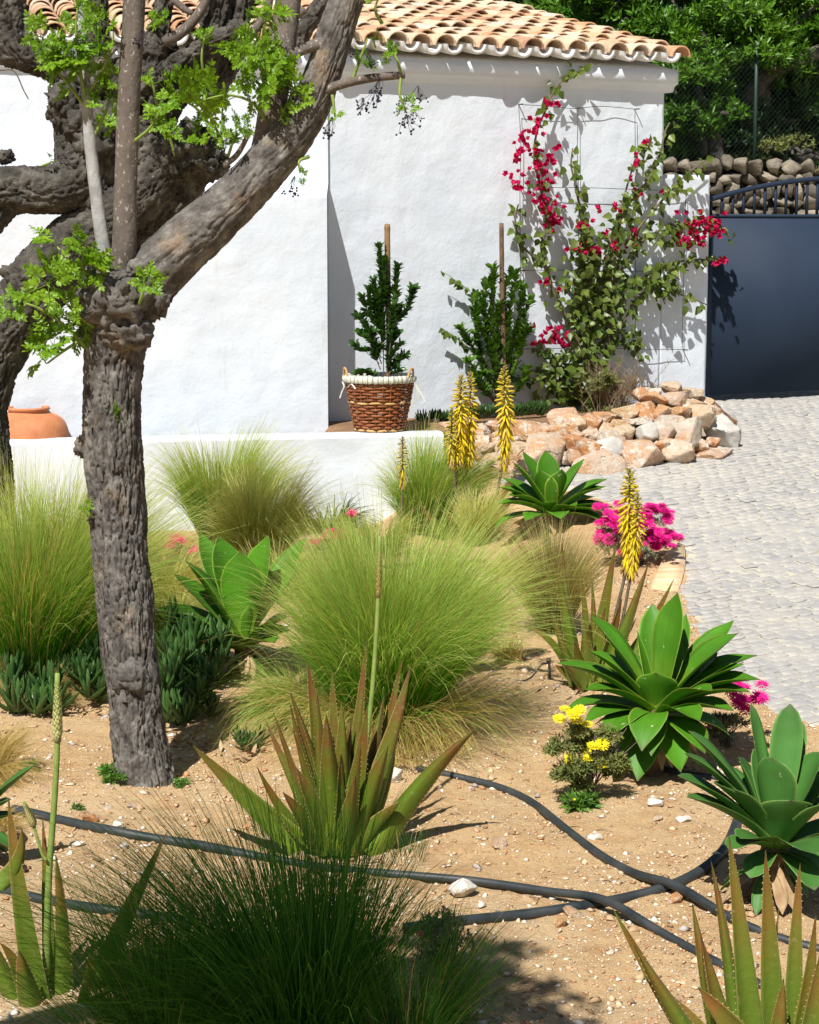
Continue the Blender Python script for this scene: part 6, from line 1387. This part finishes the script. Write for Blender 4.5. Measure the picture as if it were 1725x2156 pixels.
cushion('magenta_ice_plant', 'few magenta flowers on grey leaves beside the large agave', (1525, 1570), 50, 80, 420, [(1536, 1450), (1550, 1446), (1566, 1450), (1604, 1444), (1560, 1490), (1567, 1478), (1553, 1486), (1596, 1470), (1606, 1472), (1570, 1498), (1503, 1530), (1498, 1535), (1590, 1475), (1548, 1470), (1558, 1476)], FM, 1.3, 'greyleaf', seed=2, leafL=.022)
cushion('yellow_daisy_plant', 'bushy plant with yellow daisies left of the large agave', (1232, 1690), 82, 185, 1100, [(1189, 1494), (1221, 1496), (1178, 1515), (1214, 1518), (1236, 1527), (1268, 1568), (1231, 1586), (1200, 1597), (1238, 1598), (1268, 1611), (1250, 1572), (1207, 1505)], FY, 1.15, 'drygreen', seed=3, leafL=.026, mat='yellow', facing=(0, -.55, .7), stems=40, jitter=.03)
cushion('pink_flower_plant', 'red pink flowers left of the broad leaved agave', (380, 1190), 34, 46, 200, [(368, 1140), (380, 1136), (360, 1146), (375, 1133), (385, 1143), (366, 1134), (410, 1160), (418, 1158), (438, 1168), (404, 1164)], FR, 1.4, 'greyleaf', seed=4, mat='redpink')
cushion('pink_flower_plant', 'pink flowers low among the strappy leaves behind the wide feather grass', (700, 1165), 40, 40, 200, [(660, 1143), (672, 1140), (690, 1122), (700, 1118), (712, 1128), (722, 1134), (705, 1130), (684, 1132), (735, 1084), (742, 1082), (668, 1146), (716, 1120), (728, 1126), (695, 1140)], FR, 1.3, 'greyleaf', seed=5, mat='redpink')
cushion('grey_weed_plant', 'wispy grey green weed with tiny flowers right of the dark grass', (930, 2060), 70, 170, 420, [(752, 1880), (884, 1968)], FR, .45, 'greyleaf', seed=6, leafL=.018, mat='redpink', stems=40)
cushion('small_weed', 'fresh green weed at the foot of the fissured trunk', (255, 1650), 42, 44, 160, [], FY, 1, 'weed', seed=7, leafL=.028, mat='yellow')
cushion('small_weed', 'flat broad leaved weed under the yellow daisies', (1225, 1700), 44, 26, 60, [(1210, 1683)], FY, .25, 'weed', seed=8, leafL=.05, mat='yellow')
cushion('small_weed', 'tiny weed on the bare soil above the left pipe', (165, 1706), 18, 10, 30, [], FY, 1, 'weed', seed=9, leafL=.02, mat='yellow')
cushion('small_weed', 'tiny weed right of the fissured trunk', (385, 1655), 20, 12, 30, [], FY, 1, 'weed', seed=10, leafL=.025, mat='yellow')
cushion('small_weed', 'pale weed by the dry straw grass', (60, 1625), 26, 24, 60, [], FY, 1, 'weed', seed=11, leafL=.022, mat='yellow')

# --- irrigation pipes
def pipe(label, pts, wpx, lift=None, name='irrigation_pipe', group='black irrigation pipes'):
    q = []; rr = []
    for i, (x, y) in enumerate(pts):
        g = G(x, y); r = wpx / 2 * g.y / F * (g.y / G(*pts[len(pts) // 2]).y) ** -1
        q.append(g + Vector((0, 0, r * .8 + (lift[i] if lift else 0)))); rr.append(r)
    m = np.mean(rr); c = spline([list(x) for x in q], 160); ker = np.hanning(27); ker /= ker.sum(); pad = np.vstack([np.repeat(c[:1], 13, 0) + (np.arange(-13, 0) * 1.0)[:, None] * (c[1] - c[0]), c, np.repeat(c[-1:], 13, 0) + (np.arange(1, 14) * 1.0)[:, None] * (c[-1] - c[-2])])
    c = np.stack([np.convolve(pad[:, i_], ker, 'valid') for i_ in range(3)], 1); q = [Vector(x) for x in c[::3]]; v, f = tube(q, [m] * len(q), 140, 14); return solo(name, v, f, MAT['hose'], q[0] - Vector((0, 0, m)), label, 'pipe', group)
pipe('black pipe curving from the wide feather grass down across the thicker pipe', [(880, 1625), (930, 1635), (1000, 1650), (1065, 1668), (1120, 1695), (1170, 1735), (1220, 1775), (1280, 1818), (1350, 1858), (1420, 1888), (1500, 1925), (1580, 1962), (1660, 1990), (1740, 2010)], 19, [0, 0, 0, 0, 0, 0, 0, 0, .01, .035, .01, 0, 0, 0])
pipe('black pipe running from the red tinged aloe to the spiny aloe', [(440, 1792), (560, 1812), (690, 1835), (780, 1843), (860, 1850), (980, 1862), (1080, 1878), (1180, 1900), (1270, 1925), (1350, 1955), (1430, 1992), (1520, 2040), (1600, 2080), (1700, 2130)], 19, [0, 0, 0, 0, .0, .005, .01, .02, .05, .015, 0, 0, 0, 0])
pipe('thicker black pipe bending up under the blue green agave', [(850, 1965), (940, 1952), (1040, 1942), (1130, 1932), (1220, 1918), (1310, 1902), (1390, 1882), (1450, 1858), (1500, 1825), (1530, 1790), (1548, 1750), (1558, 1720), (1575, 1690)], 24)
pipe('black pipe lying on the soil left of the red tinged aloe', [(30, 1712), (75, 1722), (150, 1740), (240, 1758), (330, 1775), (420, 1788), (480, 1800), (540, 1812)], 22)
pipe('black pipe running under the green aloe with the closed bud', [(-60, 1868), (0, 1880), (70, 1898), (140, 1912), (220, 1924), (300, 1934), (400, 1950)], 23)
pipe('thin black pipe in the shadow under the large agave', [(1250, 1560), (1300, 1590), (1400, 1625), (1480, 1640), (1560, 1650)], 15)
g = G(1158, 1432); kd = g.y / F
drip = thing('drip_emitter', 'small black drip stake with a thin tube beside the brown tinged aloe', 'drip stake', g)
v, f = tube([g - Vector((0, 0, .02)), P(1157, 1400, g.y), P(1155, 1386, g.y)], [.006, .007, .006], 6, 8); part('stake', v, f, MAT['hose'], drip)
v, f = tube([P(1151, 1390, g.y), P(1160, 1389, g.y)], [.012, .010], 3, 8); part('cap', v, f, MAT['hose'], drip)
v, f = tube([P(1155, 1396, g.y), P(1140, 1400, g.y - .05), P(1120, 1425, g.y - .06), G(1098, 1436) + Vector((0, 0, .006)), G(1068, 1432) + Vector((0, 0, .006))], [.0045] * 5, 30, 6); part('tube', v, f, MAT['hose'], drip)

# --- small garden spotlight on the stone border
sp_d = sdepth(1514, 881); sp_p = P(1514, 884, sp_d)
spot = thing('garden_spotlight', 'small grey metal spotlight on the end of the stone border', 'spotlight', sp_p)
v, f = tube([sp_p + Vector((-.035, 0, .03)), sp_p + Vector((.025, -.03, .035)), sp_p + Vector((.04, -.04, .036))], [.024, .026, .022], 6, 14); part('housing', v, f, MAT['darkmetal'], spot)
v, f = tube([sp_p + Vector((0, 0, -.05)), sp_p + Vector((0, 0, .02))], [.007, .007], 2, 8); part('bracket', v, f, MAT['darkmetal'], spot)
# --- loose stones
def loose(label, px, py, w, h, kind, seed, dep=.7, group='loose stones on the soil', rot=0):
    g = G(px, py + h / 2); k = g.y / F; me = {'w': ROCKS_WHITE, 'r': ROCKS_ME, 'g': ROCKS_GREY}[kind][seed % 4]; me = me.copy()
    v = np.zeros(len(me.vertices) * 3, np.float32); me.vertices.foreach_get('co', v); v = v.reshape(-1, 3) @ np.array(Matrix.Rotation(rot, 3, 'Y') @ Matrix.Diagonal((w * k / 2, w * k / 2 * dep, h * k / 2 * 1.1))).T
    me.vertices.foreach_set('co', v.ravel().astype(np.float32)); o = bpy.data.objects.new('loose_stone', me); col.objects.link(o); o.location = g + Vector((0, w * k * .3, h * k * .38)); tag(o, label, 'stone', group)
loose('white stone right of the yellow daisies', 1381, 1692, 40, 20, 'w', 1)
loose('pinkish white stone behind the red tinged aloe', 826, 1630, 50, 44, 'w', 2)
loose('rough whitish stone against the pipe from the red tinged aloe', 968, 1876, 84, 40, 'w', 3)
loose('flat orange slab propped on the thicker pipe', 1208, 1926, 70, 22, 'r', 1, .6, rot=R(28))
loose('rounded tan stone by the crossing pipes', 1185, 1940, 34, 32, 'r', 2)
loose('flat white flake right of the white stone', 1440, 1727, 42, 12, 'w', 0)
loose('tan stone on the soil under the curving pipe', 1052, 1774, 36, 28, 'r', 3)
loose('flat buff stone above the left pipe', 185, 1722, 48, 22, 'r', 0)
loose('small pale stone right of the flat buff stone', 248, 1738, 28, 20, 'w', 1)
loose('white flake below the left pipe', 160, 1778, 40, 14, 'w', 2)
loose('small white stone below the left pipe', 258, 1782, 26, 14, 'w', 3)
loose('buff stone wedged under the crossing pipes', 1428, 1892, 46, 30, 'r', 2)
loose('small orange stone near the spiny aloe', 1514, 2010, 22, 16, 'r', 1)
loose('brick red shard right of the dark grass', 1070, 2114, 24, 18, 'r', 1)
loose('broken orange flake above the left pipe', 226, 1702, 26, 10, 'r', 3)
loose('flat brown flake near the fissured trunk', 275, 1698, 28, 10, 'r', 0)
loose('pale stone beside the curving pipe', 1252, 1766, 40, 18, 'w', 0)
loose('cream flat stone near the white stone', 1388, 1724, 34, 14, 'r', 2)
# --- gravel and litter
r_ = np.random.default_rng(21); N = 110000
gx, gy = r_.uniform(-2.5, 2.6, N), 5.0 + 8.2 * r_.random(N) ** 1.25
keep = (gx < np.array([xb(y) for y in gy]) + .01) & (np.abs(gx) < .22 * gy + .25); dn = pn(np.stack([gx * 1.7, gy * 1.7, 0 * gx], 1)); keep &= (r_.random(N) < .55 + .6 * dn); gx, gy = gx[keep], gy[keep]; N = len(gx)
sz = np.clip(.0039 * np.exp(r_.normal(size=N) * .6), .0018, .022); gzv = ground_np(gx, gy)
octv = np.array([[1, 0, 0], [-1, 0, 0], [0, 1, 0], [0, -1, 0], [0, 0, 1], [0, 0, -1]], float); octf = np.array([[0, 2, 4], [2, 1, 4], [1, 3, 4], [3, 0, 4], [2, 0, 5], [1, 2, 5], [3, 1, 5], [0, 3, 5]])
a = r_.uniform(0, 6.28, N); ca_, sa_ = np.cos(a), np.sin(a); vv = octv[None] * (1 + r_.normal(size=(N, 6, 3)) * .12) + r_.normal(size=(N, 6, 3)) * .22
vv = vv * (sz[:, None] * np.stack([r_.uniform(.9, 1.7, N), r_.uniform(.7, 1.1, N), r_.uniform(.4, .8, N)], 1))[:, None]
vx = vv[..., 0] * ca_[:, None] - vv[..., 1] * sa_[:, None] + gx[:, None]; vy = vv[..., 0] * sa_[:, None] + vv[..., 1] * ca_[:, None] + gy[:, None]; vz = vv[..., 2] + (gzv + sz * .25)[:, None]
pal = np.array([(.72, .60, .45), (.78, .70, .58), (.60, .38, .22), (.66, .48, .31), (.52, .27, .13), (.45, .40, .36), (.80, .75, .66), (.56, .36, .2), (.32, .2, .12)]); pc = pal[r_.choice(9, N, p=[.16, .08, .18, .18, .12, .04, .04, .12, .08])] * r_.uniform(.8, 1.1, (N, 1))
solo('gravel', np.stack([vx, vy, vz], -1).reshape(-1, 3), (octf[None] + (np.arange(N) * 6)[:, None, None]).reshape(-1, 3), MAT['gravel'], (0, 8, -.7), 'fine pale gravel scattered over the sandy soil', 'gravel', kind='stuff', cols=np.repeat(pc, 6, 0), smooth=False)
q = []
for cx, cy, rx, ry, n in ((130, 1500, 120, 18, 110), (410, 1565, 60, 18, 70), (520, 1590, 60, 14, 30), (730, 1800, 60, 20, 40), (1210, 1450, 50, 20, 40), (1380, 1630, 60, 20, 30), (1600, 1900, 50, 20, 30), (1340, 1230, 40, 20, 20)):
    for i in range(n):
        g = G(cx + r_.normal() * rx * .6, cy + r_.normal() * ry * .6); L = r_.uniform(.012, .035); v, f = plain_leaf(L * 2, L * .3, 3, .5, r_.uniform(-.6, .6)); M3 = np.array(orient((r_.normal(), r_.normal(), r_.normal() * .4), (r_.normal() * .4, 0, 1))); q.append((v @ M3.T + np.array(g + Vector((0, 0, .008))), f))
v, f, _ = merge(q); solo('leaf_litter', v, f, MAT['straw'], (0, 8, -.7), 'dry brown leaf litter under the ice plants and aloes', 'leaf litter', kind='stuff')
q = []
for i in range(60):
    g = G(r_.uniform(380, 1700), r_.uniform(1450, 2120)); a = r_.uniform(0, 6.28); L = r_.uniform(.02, .09); e = g + Vector((math.cos(a) * L, math.sin(a) * L, 0)); e.z = gz(e.x, e.y) + .004; q.append(tube([g + Vector((0, 0, .004)), g.lerp(e, .5) + Vector((r_.normal() * .006, r_.normal() * .006, .006)), e], [.0016, .0014, .0008], 5, 4))
v, f, _ = merge(q); solo('twigs', v, f, MAT['stake'], (0, 8, -.7), 'thin dry twigs lying on the sandy soil', 'twigs', kind='stuff')
